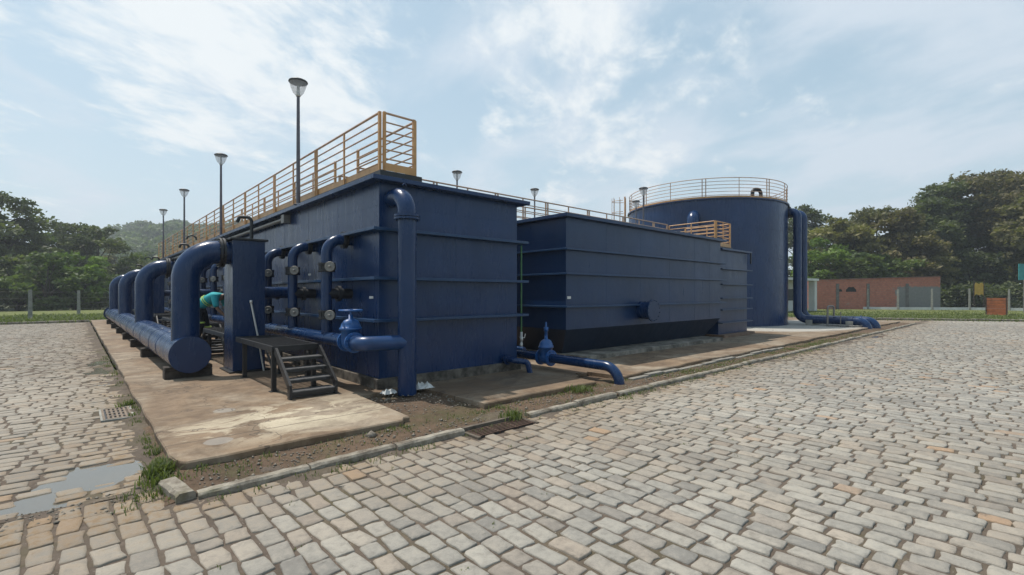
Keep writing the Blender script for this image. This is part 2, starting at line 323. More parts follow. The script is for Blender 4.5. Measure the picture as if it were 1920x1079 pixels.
# ------------------------------------------------------------------ mesh builder
class MB:
    def __init__(s): s.v = []; s.f = []; s.sm = []; s.mi = []
    def add(s, vs, fs, smooth=False, mi=0):
        o = len(s.v); s.v += [tuple(p) for p in vs]
        for f in fs: s.f.append(tuple(i+o for i in f)); s.sm.append(smooth); s.mi.append(mi)
        return s
    def box(s, x0, x1, y0, y1, z0, z1, mi=0):
        v = [(x0, y0, z0), (x1, y0, z0), (x1, y1, z0), (x0, y1, z0), (x0, y0, z1), (x1, y0, z1), (x1, y1, z1), (x0, y1, z1)]
        return s.add(v, [(0, 3, 2, 1), (4, 5, 6, 7), (0, 1, 5, 4), (1, 2, 6, 5), (2, 3, 7, 6), (3, 0, 4, 7)], False, mi)
    def frustum(s, b, t, mi=0):           # two quads (lists of 4 points), bottom then top
        return s.add(list(b)+list(t), [(0, 3, 2, 1), (4, 5, 6, 7), (0, 1, 5, 4), (1, 2, 6, 5), (2, 3, 7, 6), (3, 0, 4, 7)], False, mi)
    def bar(s, p, q, w, h=None, up=(0, 0, 1), mi=0):
        h = h or w; p = Vector(p); q = Vector(q); d = (q-p).normalized(); u = Vector(up)
        if abs(d.dot(u)) > .98: u = Vector((0, 1, 0))
        a = d.cross(u).normalized(); b = a.cross(d).normalized()
        v = [c + a*i*w/2 + b*j*h/2 for c in (p, q) for i, j in ((-1, -1), (1, -1), (1, 1), (-1, 1))]
        return s.add(v, [(0, 1, 2, 3), (7, 6, 5, 4), (0, 4, 5, 1), (1, 5, 6, 2), (2, 6, 7, 3), (3, 7, 4, 0)], False, mi)
    def tube(s, pts, r, n=16, caps=True, mi=0, closed=False):
        pts = [Vector(p) for p in pts]; k = len(pts)
        rr = r if isinstance(r, (list, tuple)) else [r]*k
        tan = []
        for i in range(k):
            if closed: t = pts[(i+1) % k]-pts[i-1]
            else: t = (pts[min(i+1, k-1)]-pts[max(i-1, 0)])
            tan.append(t.normalized())
        u = Vector((0, 0, 1)) if abs(tan[0].z) < .9 else Vector((0, 1, 0))
        a = tan[0].cross(u).normalized(); vs = []
        for i in range(k):
            a = (a - tan[i]*a.dot(tan[i])).normalized(); b = tan[i].cross(a)
            sc = 1.0
            if 0 < i < k-1 and not closed:
                d1 = (pts[i]-pts[i-1]).normalized(); sc = 1/max(.5, d1.dot(tan[i]))
            for j in range(n):
                th = 2*math.pi*j/n; vs.append(pts[i]+(a*math.cos(th)+b*math.sin(th))*rr[i]*(1 if abs(sc-1) < 1e-4 else 1))
        fs = []
        for i in range(k if closed else k-1):
            i2 = (i+1) % k
            for j in range(n): fs.append((i*n+j, i*n+(j+1) % n, i2*n+(j+1) % n, i2*n+j))
        s.add(vs, fs, True, mi)
        if caps and not closed:
            s.add(vs[:n], [tuple(range(n))[::-1]], False, mi); s.add(vs[-n:], [tuple(range(n))], False, mi)
        return s
    def lathe(s, c, prof, n=20, axis=(0, 0, 1), mi=0, smooth=True):   # prof: (radius, height) along axis
        ax = Vector(axis).normalized(); u = Vector((1, 0, 0)) if abs(ax.x) < .9 else Vector((0, 1, 0))
        a = ax.cross(u).normalized(); b = ax.cross(a); c = Vector(c); vs = []; fs = []
        for r, h in prof:
            for j in range(n):
                th = 2*math.pi*j/n; vs.append(c+ax*h+(a*math.cos(th)+b*math.sin(th))*max(r, 1e-4))
        for i in range(len(prof)-1):
            for j in range(n): fs.append((i*n+j, i*n+(j+1) % n, (i+1)*n+(j+1) % n, (i+1)*n+j))
        s.add(vs, fs, smooth, mi); return s
    def disc(s, c, r, t, axis, n=24, mi=0):      # solid disc centred on c
        c = Vector(c); ax = Vector(axis).normalized()
        return s.tube([c-ax*t/2, c+ax*t/2], r, n, True, mi)
    def build(s, name, mat, parent=None, bevel=0):
        me = bpy.data.meshes.new(name)
        off = parent_loc(parent) if parent else Vector((0, 0, 0))
        me.from_pydata([tuple(Vector(p)-off) for p in s.v], [], s.f)
        me.polygons.foreach_set('use_smooth', s.sm)
        mats = mat if isinstance(mat, (list, tuple)) else [mat]
        for m in mats: me.materials.append(m)
        if len(mats) > 1: me.polygons.foreach_set('material_index', s.mi)
        me.update()
        o = bpy.data.objects.new(name, me); COL.objects.link(o)
        if parent: o.parent = parent
        if bevel:
            b = o.modifiers.new('bevel', 'BEVEL'); b.width = bevel; b.segments = 2; b.limit_method = 'ANGLE'; b.angle_limit = R(40)
        return o
def parent_loc(p):
    v = Vector((0, 0, 0))
    while p: v = v + Vector(p.location); p = p.parent
    return v
def fillet(pts, rad, n=10):
    pts = [Vector(p) for p in pts]; out = [pts[0]]
    for i in range(1, len(pts)-1):
        a = (pts[i-1]-pts[i]); b = (pts[i+1]-pts[i]); an, bn = a.normalized(), b.normalized()
        ang = an.angle(bn); r = rad[i-1] if isinstance(rad, (list, tuple)) else rad
        t = r/math.tan(ang/2); p0 = pts[i]+an*t; c = pts[i]+(an+bn).normalized()*(r/math.sin(ang/2))
        v0 = p0-c; v1 = (pts[i]+bn*t)-c; w = v0.angle(v1)
        for k in range(n+1):
            s = k/n; q = (v0*math.sin((1-s)*w)+v1*math.sin(s*w))/math.sin(w); out.append(c+q)
    out.append(pts[-1]); return out
def tag(o, label=None, cat=None, group=None, kind=None):
    if label: o['label'] = label
    if cat: o['category'] = cat
    if group: o['group'] = group
    if kind: o['kind'] = kind
    return o
def thing(name, loc, label, cat, group=None):
    o = bpy.data.objects.new(name, None); COL.objects.link(o); o.location = loc; o.empty_display_size = .1
    return tag(o, label, cat, group)
def dup(o, loc=None, label=None, parent=None):
    c = o.copy(); COL.objects.link(c)
    if parent: c.parent = parent
    if loc is not None: c.location = loc
    if label: c['label'] = label
    for ch in list(o.children): dup(ch, parent=c)
    return c
def npmesh(name, verts, quads, mat, parent=None, tone=None, tris=None, smooth=False, mi=None, ngons=None):
    me = bpy.data.meshes.new(name)
    verts = np.asarray(verts, np.float32).reshape(-1, 3)
    loops = []; tot = []
    for arr in (quads, tris, ngons):
        if arr is not None and len(arr):
            arr = np.asarray(arr, np.int32); loops.append(arr.ravel()); tot.append(np.full(len(arr), arr.shape[1], np.int32))
    lp = np.concatenate(loops); tt = np.concatenate(tot); st = np.concatenate([[0], np.cumsum(tt)[:-1]]).astype(np.int32)
    me.vertices.add(len(verts)); me.vertices.foreach_set('co', verts.ravel())
    me.loops.add(len(lp)); me.loops.foreach_set('vertex_index', lp)
    me.polygons.add(len(tt)); me.polygons.foreach_set('loop_start', st); me.polygons.foreach_set('loop_total', tt)
    if smooth: me.polygons.foreach_set('use_smooth', np.ones(len(tt), bool))
    mats = mat if isinstance(mat, (list, tuple)) else [mat]
    for m in mats: me.materials.append(m)
    if mi is not None: me.polygons.foreach_set('material_index', np.asarray(mi, np.int32))
    me.update(calc_edges=True)
    if tone is not None:
        a = me.attributes.new('tone', 'FLOAT_COLOR', 'POINT'); t = np.asarray(tone, np.float32).reshape(-1, 4); a.data.foreach_set('color', t.ravel())
    me.validate()
    o = bpy.data.objects.new(name, me); COL.objects.link(o)
    if parent: o.parent = parent
    return o

# ------------------------------------------------------------------ ground, road, kerbs, slab
g = MB(); g.add([(-600, -300, -.16), (740, -300, -.16), (740, 800, -.16), (-600, 800, -.16)], [(0, 1, 2, 3)]); tag(g.build('ground', FARG), kind='structure')

def gh(x, y):      # road surface height: gentle waves, hollows where the puddles lie
    x = np.asarray(x, float); y = np.asarray(y, float)
    z = (fbm(x*.35, y*.35, 3, 2)-.4)*.02
    n = fbm(x*2.6, y*2.6, 21, 4)-.47
    def dip(cx, cy, rx, ry, rot, dep):
        c, s = math.cos(rot), math.sin(rot); u = ((x-cx)*c+(y-cy)*s)/rx; v = (-(x-cx)*s+(y-cy)*c)/ry
        d = np.sqrt(u*u+v*v)+n*1.9; return -dep*np.clip((1.25-d)/.8, 0, 1)
    z = z + dip(.08, 5.55, .56, .30, R(42), .026) + dip(.38, 13.5, .30, 2.2, 0, .035) + dip(-.60, 5.10, .55, .18, R(18), .023)
    z = z + dip(22.5, 4.05, 1.8, .25, 0, .018)
    return z
def stones(x0, x1, y0, y1, along, inside, near):
    """running courses of setts; along='y': courses run in Y"""
    P = []
    a0, a1, b0, b1 = (x0, x1, y0, y1) if along == 'y' else (y0, y1, x0, x1)
    a = a0
    while a < a1:
        w = random.uniform(.130, .168); b = b0-random.random()*.25
        while b < b1:
            l = random.uniform(.19, .285) if random.random() < .88 else random.uniform(.13, .19)
            P.append((a+w/2, b+l/2, w, l)); b += l
        a += w
    P = np.array(P)
    wob = (vnoise(P[:, 1]*.6, P[:, 0]*.25, 5)-.5)*.07
    ca, cb = P[:, 0]+wob, P[:, 1]
    cx, cy = (ca, cb) if along == 'y' else (cb, ca)
    ok = inside(cx, cy); P, cx, cy = P[ok], cx[ok], cy[ok]
    hw = P[:, 2]/2-rng.uniform(.0075, .0135, len(P)); hl = P[:, 3]/2-rng.uniform(.007, .0165, len(P))
    if along != 'y': hw, hl = hl, hw
    th = rng.normal(0, .03, len(P))
    return cx, cy, hw, hl, th
def sett_mesh(cx, cy, hw, hl, th, near, dirtf):
    n = len(cx)
    if near:
        ux = np.array([-1, -.86, 0, .86, 1, 1, 1, .86, 0, -.86, -1, -1]); uy = np.array([-.89, -1, -1.01, -1, -.89, 0, .89, 1, 1.01, 1, .89, 0]); rings = [(-.05, 1.0), (-.006, 1.0), (-.0005, .95), (.0012, .6)]
    else:
        ux = np.array([-1, -.85, .85, 1, 1, .85, -.85, -1]); uy = np.array([-.82, -1, -1, -.82, .82, 1, 1, .82]); rings = [(-.05, 1.0), (-.004, .96)]
    k = len(ux)
    jx = rng.normal(0, .060, (n, k)); jy = rng.normal(0, .042, (n, k))
    X = (ux[None]+jx)*hw[:, None]; Y = (uy[None]+jy)*hl[:, None]
    skx = rng.normal(0, .045, n)[:, None]; X = X + skx*Y; 
    c, s = np.cos(th)[:, None], np.sin(th)[:, None]
    tx, ty = rng.normal(0, .013, (n, 1)), rng.normal(0, .013, (n, 1)); zb = gh(cx, cy)[:, None]+rng.normal(0, .0026, (n, 1))
    V = []
    for z, f in rings:
        x = X*f; y = Y*f; Z = z+zb+(x*tx+y*ty)*(1 if z > -.04 else 0)+(rng.normal(0, .0016, (n, k)) if near else 0)
        V.append(np.stack([cx[:, None]+x*c-y*s, cy[:, None]+x*s+y*c, Z], -1))
    V = np.concatenate(V, 1); nr = len(rings); vp = nr*k
    quads = []
    base = (np.arange(n)*vp)[:, None]
    for r in range(nr-1):
        for j in range(k):
            quads.append(base+np.array([r*k+j, r*k+(j+1) % k, (r+1)*k+(j+1) % k, (r+1)*k+j]))
    Q = np.stack(quads, 1).reshape(-1, 4); NG = (base+np.arange((nr-1)*k, nr*k)[None])
    t = np.zeros((n, 4)); t[:, 0] = np.clip(rng.beta(1.6, 1.5, n)+(vnoise(cx*.3, cy*.3, 9)-.5)*.5, 0, 1)
    t[:, 1] = np.where(rng.random(n) < .014, rng.uniform(.4, .9, n), rng.random(n)**4*.26)
    t[:, 2] = np.clip(dirtf(cx, cy), 0, 1); t[:, 3] = 1
    T = np.repeat(t[:, None], vp, 1)
    return V.reshape(-1, 3), Q, NG, T.reshape(-1, 4)
def road(name, zones, dirt_sheets):
    VV, QQ, TT, N12, N8 = [], [], [], [], []; o = 0
    for (cx, cy, hw, hl, th), near, df in zones:
        V, Q, NG, T = sett_mesh(cx, cy, hw, hl, th, near, df)
        VV.append(V); QQ.append(Q+o); TT.append(T); (N12 if near else N8).append(NG+o); o += len(V)
    ns = sum(len(q) for q in QQ)
    dq = []
    for (x0, x1, y0, y1, st, lvl) in dirt_sheets:
        xs = np.arange(x0, x1+st*.5, st); ys = np.arange(y0, y1+st*.5, st); gx, gy = np.meshgrid(xs, ys, indexing='ij')
        z = gh(gx, gy)+lvl(gx, gy); V = np.stack([gx, gy, z], -1).reshape(-1, 3); ny = len(ys)
        i, j = np.meshgrid(np.arange(len(xs)-1), np.arange(ny-1), indexing='ij'); b = (i*ny+j).ravel()
        dq.append(np.stack([b, b+ny, b+ny+1, b+1], -1)+o); VV.append(V); TT.append(np.zeros((len(V), 4))); o += len(V)
    nd = sum(len(q) for q in dq)
    Q = np.concatenate(QQ+dq)
    n12 = np.concatenate(N12) if N12 else None; n8 = np.concatenate(N8) if N8 else None
    mi = np.concatenate([np.zeros(ns), np.ones(nd), np.zeros((0 if n8 is None else len(n8))+(0 if n12 is None else len(n12)))])
    ob = npmesh(name, np.concatenate(VV), Q, [STONE, JOINT], tone=np.concatenate(TT), tris=n8, ngons=n12, mi=mi)
    return tag(ob, kind='structure')
def edge_front(x, y): return np.where(np.asarray(x) < .55, 99., 4.36-np.asarray(y))
def dirt_front(x, y):
    e = 4.45-y; return np.exp(-np.clip(e, 0, 9)/.55)*(.35+1.3*fbm(x*1.5, y*1.5, 31, 3))+np.where(x < .9, .45*np.exp(-np.abs(y-4.7)/.35), 0)+.4*np.clip((fbm(x*.45, y*.45, 44, 5)-.52)*3.2, 0, .7)
def lvl_front(x, y):
    nz = fbm(x*3, y*3, 50, 4)
    e = np.clip(4.42-y, 0, 9); r = -.0100+.008*(nz-.45)+.030*np.exp(-e/.13)*(nz*2-.4)*np.clip((x-.3)/.3, 0, 1)
    r = r+np.where((x < .62), .016*np.exp(-np.abs(y-4.82)/.10)*(nz*2-.55), 0)
    return r
def lvl_left(x, y):
    nz = fbm(x*3, y*3, 60, 4); e = np.clip(.55-x, 0, 9)
    return -.0080+.010*(nz-.45)+.030*np.exp(-e/.10)*(nz*2-.3)+.016*np.exp(-np.abs(y-4.82)/.10)*(nz*2-.55)
def dirt_left(x, y): return .25+.75*np.exp(-np.clip(.5-x, 0, 9)/.7)*(.4+fbm(x*2, y*2, 33, 3))+.45*np.exp(-np.abs(y-4.9)/.9)
def in_front(x, y): return ((y < np.where(x < .55, 4.78, 4.40)) | (x > 33.3)) & ~((x > 3.30) & (x < 4.22) & (y > 4.17) & (y < 4.5))
def in_left(x, y): return (x < .52) & (y > 4.88) & ~((x > .22) & (x < .6) & (y > 7.85) & (y < 8.68))
def lim(f, d0, d1):
    def g_(x, y):
        d = x*math.cos(HEAD)+y*math.sin(HEAD); return f(x, y) & (d >= d0) & (d < d1)
    return g_
zA = stones(-5, 11.5, -3, 4.9, 'y', lambda x, y: in_front(x, y), True)
zB = stones(11.5, 46, -4, 4.6, 'y', lambda x, y: in_front(x, y) & (x < 33.2), False)
zC = stones(33.2, 48, -6, 11.5, 'y', lambda x, y: ((x-36.9)*10+(y-5.36)*6.8 < 0), False)
road('cobbled_road', [(zA, True, dirt_front), (zB, False, dirt_front), (zC, False, dirt_front)],
     [(-5, 12, -3, 4.88, .05, lvl_front), (12, 46, -4, 4.60, .2, lvl_front), (33.2, 48, 4.6, 11.6, .4, lambda x, y: -.017+0*x)])
zL1 = stones(-5.5, .6, 4.9, 13, 'x', in_left, True)
zL2 = stones(-6, .6, 13, 36.0, 'x', in_left, False)
road('cobbled_side_road', [(zL1, True, dirt_left), (zL2, False, dirt_left)],
     [(-5.5, .7, 4.88, 13, .05, lvl_left), (-6, .7, 13, 36.2, .2, lvl_left)])
p = MB(); p.add([(-2.6, 4.4, -.0215), (.62, 4.4, -.0215), (.62, 6.9, -.0215), (-2.6, 6.9, -.0215)], [(0, 1, 2, 3)])
tag(p.build('puddle_water', WATER), kind='structure')
p = MB(); p.add([(-.4, 10.6, -.023), (.62, 10.6, -.023), (.62, 17, -.023), (-.4, 17, -.023)], [(0, 1, 2, 3)])
tag(p.build('puddle_water', WATER), kind='structure')
p = MB(); p.add([(19.8, 3.5, -.016), (25.2, 3.5, -.016), (25.2, 4.38, -.016), (19.8, 4.38, -.016)], [(0, 1, 2, 3)])
tag(p.build('puddle_water', WATER), kind='structure')

# dirt strip between kerb and slab
def strip():
    xs = np.concatenate([np.arange(.35, 14, .05), np.arange(14, 33.4, .2)]); ys = np.linspace(4.43, 7.1, 46)
    gx, gy = np.meshgrid(xs, ys, indexing='ij')
    z = .028+.05*(fbm(gx*1.6, gy*1.6, 71, 5)-.45)+.018*(fbm(gx*9, gy*9, 72, 3)-.45)
    z = z-.09*np.clip(1-(gx-.35)/.30, 0, 1)-.03*np.exp(-((gx-3.8)/.7)**2)+.05*np.exp(-((gx-6.9)/.45)**2-((gy-5.15)/.5)**2)*fbm(gx*5, gy*5, 5, 3)
    z = z+.045*np.clip((gy-5.05)/.3, 0, 1)*np.exp(-((gx-3.6)/.9)**4)
    z = np.where((gy > 5.2) & ((gx < 2.9) | ((gx > 4.4) & (gx < 6.4)) | (gx > 7.6)), np.minimum(z, .06), z)
    ny = len(ys); i, j = np.meshgrid(np.arange(len(xs)-1), np.arange(ny-1), indexing='ij'); b = (i*ny+j).ravel()
    tag(npmesh('soil_path', np.stack([gx, gy, z], -1), np.stack([b, b+ny, b+ny+1, b+1], -1), DIRT, smooth=True), kind='structure')
strip()
def slab():
    pts = []
    for y in np.arange(36, 5.3, -.22): pts.append((.66+.035*(float(fbm(y*1.3, 0, 80, 4))-.47)*2, y))
    pts.append((.675, 5.25)); pts.append((.69, 5.175)); pts.append((.735, 5.13))
    for x in np.arange(.85, 33, .07 if True else .2):
        x = float(x); y = 5.13+.10*(float(fbm(x*1.1, 0, 81, 5))-.47)*2
        if 6.62 < x < 7.34: y = 5.80+.25*(float(fbm(x*4, 0, 82, 4))-.47)*2
        if 3.07 < x < 4.12: y = 6.72+.22*(float(fbm(x*5, 3.3, 83, 4))-.47)*2
        if 2.9 < x <= 3.07: y = 5.13+.25*(float(fbm(x*9, 1.3, 84, 3))-.3)
        if 7.34 <= x: y -= .02
        pts.append((x, y))
    pts.append((33.2, 5.15)); pts.append((33.2, 12)); pts.append((31, 16)); pts.append((31, 36))
    n = len(pts); m = MB()
    rimz = [.10+.008*math.sin(i*1.7) for i in range(n)]
    top = [(x, y, .10) for x, y in pts]; mid = [(x-.012*(1 if y > 5.4 and x < 1 else 0), y-(.012 if y < 5.9 else 0), .085) for x, y in pts]
    low = [(x-.0, y, -.06) for x, y in pts]
    m.add(top, [tuple(range(n))])
    m.add(top+mid, [(i, n+i, n+(i+1) % n, (i+1) % n) for i in range(n)])
    m.add(mid+low, [(i, n+i, n+(i+1) % n, (i+1) % n) for i in range(n)])
    return tag(m.build('concrete_pavement', SLAB), kind='structure')
slab()
# kerbs
def kerb(name, runs, w=.11, h=.062):
    m = MB()
    for (x0, y0, x1, y1) in runs:
        L_ = math.hypot(x1-x0, y1-y0); k = max(1, round(L_/.95)); ux, uy = (x1-x0)/L_, (y1-y0)/L_
        for i in range(k):
            a, b = L_*i/k+.006, L_*(i+1)/k-.006; seg = 9; rows = []
            jz, jo, js = random.uniform(-.012, .012), random.uniform(-.012, .012), random.uniform(-.012, .012)
            for s in range(seg+1):
                t = a+(b-a)*s/seg; cx, cy = x0+ux*t, y0+uy*t
                o = jo+js*(s/seg-.5)*2; e = [random.gauss(0, .0022) for _ in range(6)]
                hh = h+jz+random.gauss(0, .0018)-(.004 if s in (0, seg) else 0)
                prof = [(-w/2+e[0], -.1), (-w/2+e[0], hh-.02), (-w/2+.018+e[1], hh+e[2]), (w/2-.022+e[3], hh+e[4]), (w/2+e[5], hh-.025), (w/2+e[5], -.1)]
                rows.append([(cx-uy*(q+o), cy+ux*(q+o), z) for q, z in prof])
            vs = [p for r in rows for p in r]; fs = [(r*6+j, r*6+j+1, (r+1)*6+j+1, (r+1)*6+j) for r in range(seg) for j in range(5)]
            fs += [tuple(range(6))[::-1], tuple(range(seg*6, seg*6+6))]
            m.add(vs, fs)
    return tag(m.build(name, KERB), kind='structure')
kerb('kerb', [(.70, 4.45, 3.28, 4.45), (4.32, 4.46, 6.2, 4.45)])
kerb('kerb', [(6.28, 4.45, 17.5, 4.45), (17.6, 4.43, 32.8, 4.42)], h=.058)
kerb('kerb', [(.62, 4.40, .57, 4.86)], w=.13, h=.085)
kerb('lawn_kerb', [(32.8, 12.2, 41.8, -1.2)], .16, .11)
kerb('road_end_kerb', [(-12, 36.3, 2.5, 36.0)], .16, .12)
m = MB()
for i in range(14):
    x = 7.42+i*.55; m.box(x, x+.53, 4.92+.02*math.sin(i*2.1), 5.03+.02*math.sin(i*2.1), -.02, .068+.018*math.sin(i*1.3))
tag(m.build('gutter_kerb', plain('pale_gutter_cement', (.29, .27, .235), .9, .35, 6, .4), bevel=.008), kind='structure')
# lawns
m = MB(); m.add([(32.9, 12.3, -.01), (41.9, -1.2, -.01), (68, -6, .05), (72, 4, .05), (56, 18, .05), (40, 30, .05)], [tuple(range(6))]); tag(m.build('lawn', GRASSG), kind='structure')
m = MB(); m.add([(-30, 36.5, -.01), (8, 36, -.01), (20, 60, .05), (-40, 60, .05)], [(0, 1, 2, 3)]); tag(m.build('grass_field', GRASSG), kind='structure')

# ------------------------------------------------------------------ filter tank (long box with ribs)
def ribs_ring(m, x0, x1, y0, y1, z, o, h, sides='fl'):
    pass
def bolts(m, c, r, axis, n=10, br=.011, t=.03, mi=0):
    ax = Vector(axis).normalized(); u = Vector((0, 0, 1)) if abs(ax.z) < .9 else Vector((1, 0, 0)); a = ax.cross(u).normalized(); b = ax.cross(a)
    for i in range(n):
        th = 2*math.pi*(i+.5)/n; q = Vector(c)+(a*math.cos(th)+b*math.sin(th))*r; m.tube([q-ax*t/2, q+ax*t/2], br, 6, True, mi)
T1 = thing('filter_tank', (5.0, 20.8, .1), 'long dark blue ribbed steel tank with orange railing on its left edge', 'tank')
X0, X1, Y0, Y1 = 3.54, 6.50, 7.0, 34.6
m = MB(); m.box(X0, X1, Y0, Y1, .26, 3.36); m.build('tank_wall', BLUE, T1)
m = MB(); m.box(X0-.19, X1+.19, Y0-.19, Y1+.19, 3.362, 3.43); m.build('top_flange', BLUE, T1, .006)
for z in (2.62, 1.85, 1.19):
    m = MB(); m.box(X0-.17, X1+.17, Y0-.17, Y1+.17, z-.035, z+.012); m.build('stiffener_rib', RIB_LIT, T1, .005)
m = MB(); m.box(X0-.06, X1+.06, Y0-.06, Y1+.06, .05, .26); m.build('concrete_plinth', plain('plinth_concrete', (.22, .19, .155), .9, .6, 4, .5, col2=(.05, .042, .034), c0=.42, c1=.68), T1, .01)
m = MB(); m.box(X0+.02, X0+.78, Y0+.0, Y1-.2, 3.432, 3.56); m.build('walkway_kerb', BLACK, T1)
for (y, z) in ((8.35, 1.52), (9.95, 1.97), (15.5, 1.9), (7.2, 1.52)):
    m = MB(); m.box(X0-.008, X0-.001, y, y+.13, z, z+.04); m.build('name_plate', WHITEP, T1)
m = MB()
for y in np.arange(8.6, 34, 1.5): m.tube([(X0+.002, y, .28), (X0+.002, y, 3.34)], .005, 5, False)
for x in (5.02,): m.tube([(x, Y0+.002, .28), (x, Y0+.002, 3.34)], .005, 5, False)
for z in (2.22, 3.0): m.tube([(X0+.002, 7.02, z), (X0+.002, 34, z)], .004, 5, False); m.tube([(X0+.02, Y0+.002, z), (X1-.02, Y0+.002, z)], .004, 5, False)
m.build('weld_seam', BLUE, T1)
# rim conduit along the left top edge and its drop bracket
m = MB(); m.tube([(X0-.10, 11.2, 3.25), (X0-.10, 34, 3.25)], .045, 10); m.box(X0-.16, X0-.02, 11.15, 11.35, 3.16, 3.34); m.build('edge_conduit', GALV, T1)

# railings ------------------------------------------------------------
def railing(name, p0, p1, zb, h, label, nrails=6, step=1.35, double=2, toe=True, group='orange guard railings', pm=ORANGE, rm=PINKR, base_z=None):
    p0 = Vector((p0[0], p0[1], zb)); p1 = Vector((p1[0], p1[1], zb)); L_ = (p1-p0).length; d = (p1-p0)/L_
    t = thing(name, p0, label, 'railing', group); n = max(1, round(L_/step)); pr = []
    for i in range(n+1):
        q = p0+d*L_*i/n
        if i % double == 0 and 0 < i < n:
            for e in (-.042, .042):
                mm = MB(); mm.box((q+d*e).x-.016, (q+d*e).x+.016, (q+d*e).y-.016, (q+d*e).y+.016, zb, zb+h); mm.build('post', pm, t)
        else:
            w = .022 if i in (0, n) else .014
            mm = MB(); mm.box(q.x-w, q.x+w, q.y-w, q.y+w, zb, zb+h-(.0 if i in (0, n) else .012)); mm.build('post', pm, t)
    for k in range(nrails):
        z = zb+h-.015-k*(h-.22)/(nrails-1)
        mm = MB(); mm.tube([p0+Vector((0, 0, z-zb)), p1+Vector((0, 0, z-zb))], .019 if k == 0 else .013, 8); mm.build('top_rail' if k == 0 else 'rail', rm, t)
    if toe:
        a = d.cross(Vector((0, 0, 1)))*.028
        mm = MB(); mm.bar(p0+Vector((0, 0, .07))+a, p1+Vector((0, 0, .07))+a, .006, .12); mm.build('toe_board', pm, t)
    return t
railing('guard_railing', (3.60, 7.10), (3.60, 34.5), 3.562, .95, 'outer orange guard railing along the left top edge of the long tank')
railing('guard_railing', (4.24, 7.10), (4.24, 9.30), 3.562, .95, 'short inner railing of the walkway at the front of the long tank')
railing('guard_railing', (4.24, 10.45), (4.24, 34.5), 3.562, .95, 'inner orange railing on the far side of the long tank walkway')
railing('guard_railing', (3.66, 7.06), (4.20, 7.06), 3.562, .95, 'narrow end railing with orange toe board at the near end of the walkway', step=.6)
railing('guard_railing', (4.30, 9.42), (16.45, 9.42), 3.30, .90, 'thin railing crossing from the long tank over the second tank', nrails=5, step=.95, toe=False, pm=PINKR)
railing('guard_railing', (4.30, 10.35), (16.45, 10.35), 3.30, .90, 'back railing of the crossing walkway, beyond the thin front one', nrails=5, step=.95, toe=False, pm=PINKR)
railing('guard_railing', (16.50, 7.62), (16.50, 9.36), 3.27, .88, 'orange railing side facing the long tank on the right end of the second tank', nrails=6, step=.9, rm=ORANGE)
railing('guard_railing', (17.72, 7.62), (17.72, 9.36), 3.27, .88, 'orange railing side nearest the round tank on the second tank', nrails=6, step=.9, rm=ORANGE)
railing('guard_railing', (16.56, 7.60), (17.66, 7.60), 3.27, .88, 'orange front railing closing the walkway end on the second tank', nrails=6, step=.6, rm=ORANGE)
W1 = thing('crossing_walkway', (10, 9.9, 3.2), 'dark steel walkway deck crossing between the two box tanks', 'walkway')
m = MB(); m.box(4.3, 16.45, 9.38, 10.39, 3.462, 3.498)
m.build('deck', BLACK, W1)
m = MB()
for y in (9.42, 10.35): m.box(6.75, 8.0, y-.03, y+.03, 3.30, 3.46)
m.build('edge_beam', BLACK, W1)

# ------------------------------------------------------------------ second tank (settler with sloping foot)
T2 = thing('settling_tank', (12.0, 9.0, .1), 'blue box tank with sloping shade-darkened foot and a blind flange on its front', 'tank')
a0, a1, b0, b1 = 8.2, 16.0, 7.2, 10.9
m = MB(); m.box(a0, a1, b0, b1, .78, 3.33); m.build('tank_wall', BLUE2, T2)
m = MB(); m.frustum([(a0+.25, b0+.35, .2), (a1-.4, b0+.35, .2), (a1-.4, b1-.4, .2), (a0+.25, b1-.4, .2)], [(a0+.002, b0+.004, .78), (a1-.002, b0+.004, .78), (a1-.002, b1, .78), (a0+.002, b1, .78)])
m.build('sloping_foot', paint_blue('foot_shaded_blue_paint', (.005, .016, .040), .5, .2), T2)  # tank blue darkened: shade on the inward slope put into the colour
m = MB(); m.box(a0-.13, a1+.20, b0-.13, b1+.13, 3.332, 3.41); m.build('top_flange', BLUE2, T2, .006)
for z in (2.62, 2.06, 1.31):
    m = MB(); m.box(a0-.09, a1+.22, b0-.11, b1+.11, z-.028, z+.014); m.build('stiffener_rib', RIB_LIT, T2, .005)
m = MB(); m.box(a0+.15, 15.3, 6.80, b1, .08, .2); m.build('concrete_plinth', plain('plinth_concrete_grey', (.30, .27, .23), .9, .6, 3, .5, col2=(.09, .08, .065), c0=.4, c1=.65), T2, .012)
m = MB()
for x in (9.7, 11.2, 12.7, 14.2, 15.2): m.tube([(x, b0+.002, .80), (x, b0+.002, 3.32)], .005, 5, False)
m.tube([(a0+.02, b0+.002, 2.86), (a1-.02, b0+.002, 2.86)], .004, 5, False); m.tube([(a0+.002, b0+.02, 2.86), (a0+.002, b1-.02, 2.86)], .004, 5, False)
m.build('weld_seam', BLUE2, T2)
nz = MB(); nz.tube([(11.22, b0+.01, 1.16), (11.22, b0-.36, 1.16)], .235, 32); no = nz.build('flange_nozzle', PIPE, T2)
nz = MB(); nz.disc((11.22, b0-.385, 1.16), .30, .04, (0, 1, 0), 36); bolts(nz, (11.22, b0-.385, 1.16), .265, (0, 1, 0), 14, .013, .075); nz.build('blind_flange', BLUE2, no)
m = MB(); m.box(8.24, 8.36, b0-.008, b0-.001, 1.48, 1.54); m.build('name_plate', WHITEP, T2)
T3 = thing('inlet_tank', (17.4, 9.0, .1), 'narrow blue ribbed box tank standing at the right end of the settling tank', 'tank')
c0, c1, d0, d1 = 16.24, 18.62, 7.38, 9.9
m = MB(); m.box(c0, c1, d0, d1, .2, 3.10); m.build('tank_wall', BLUE2, T3)
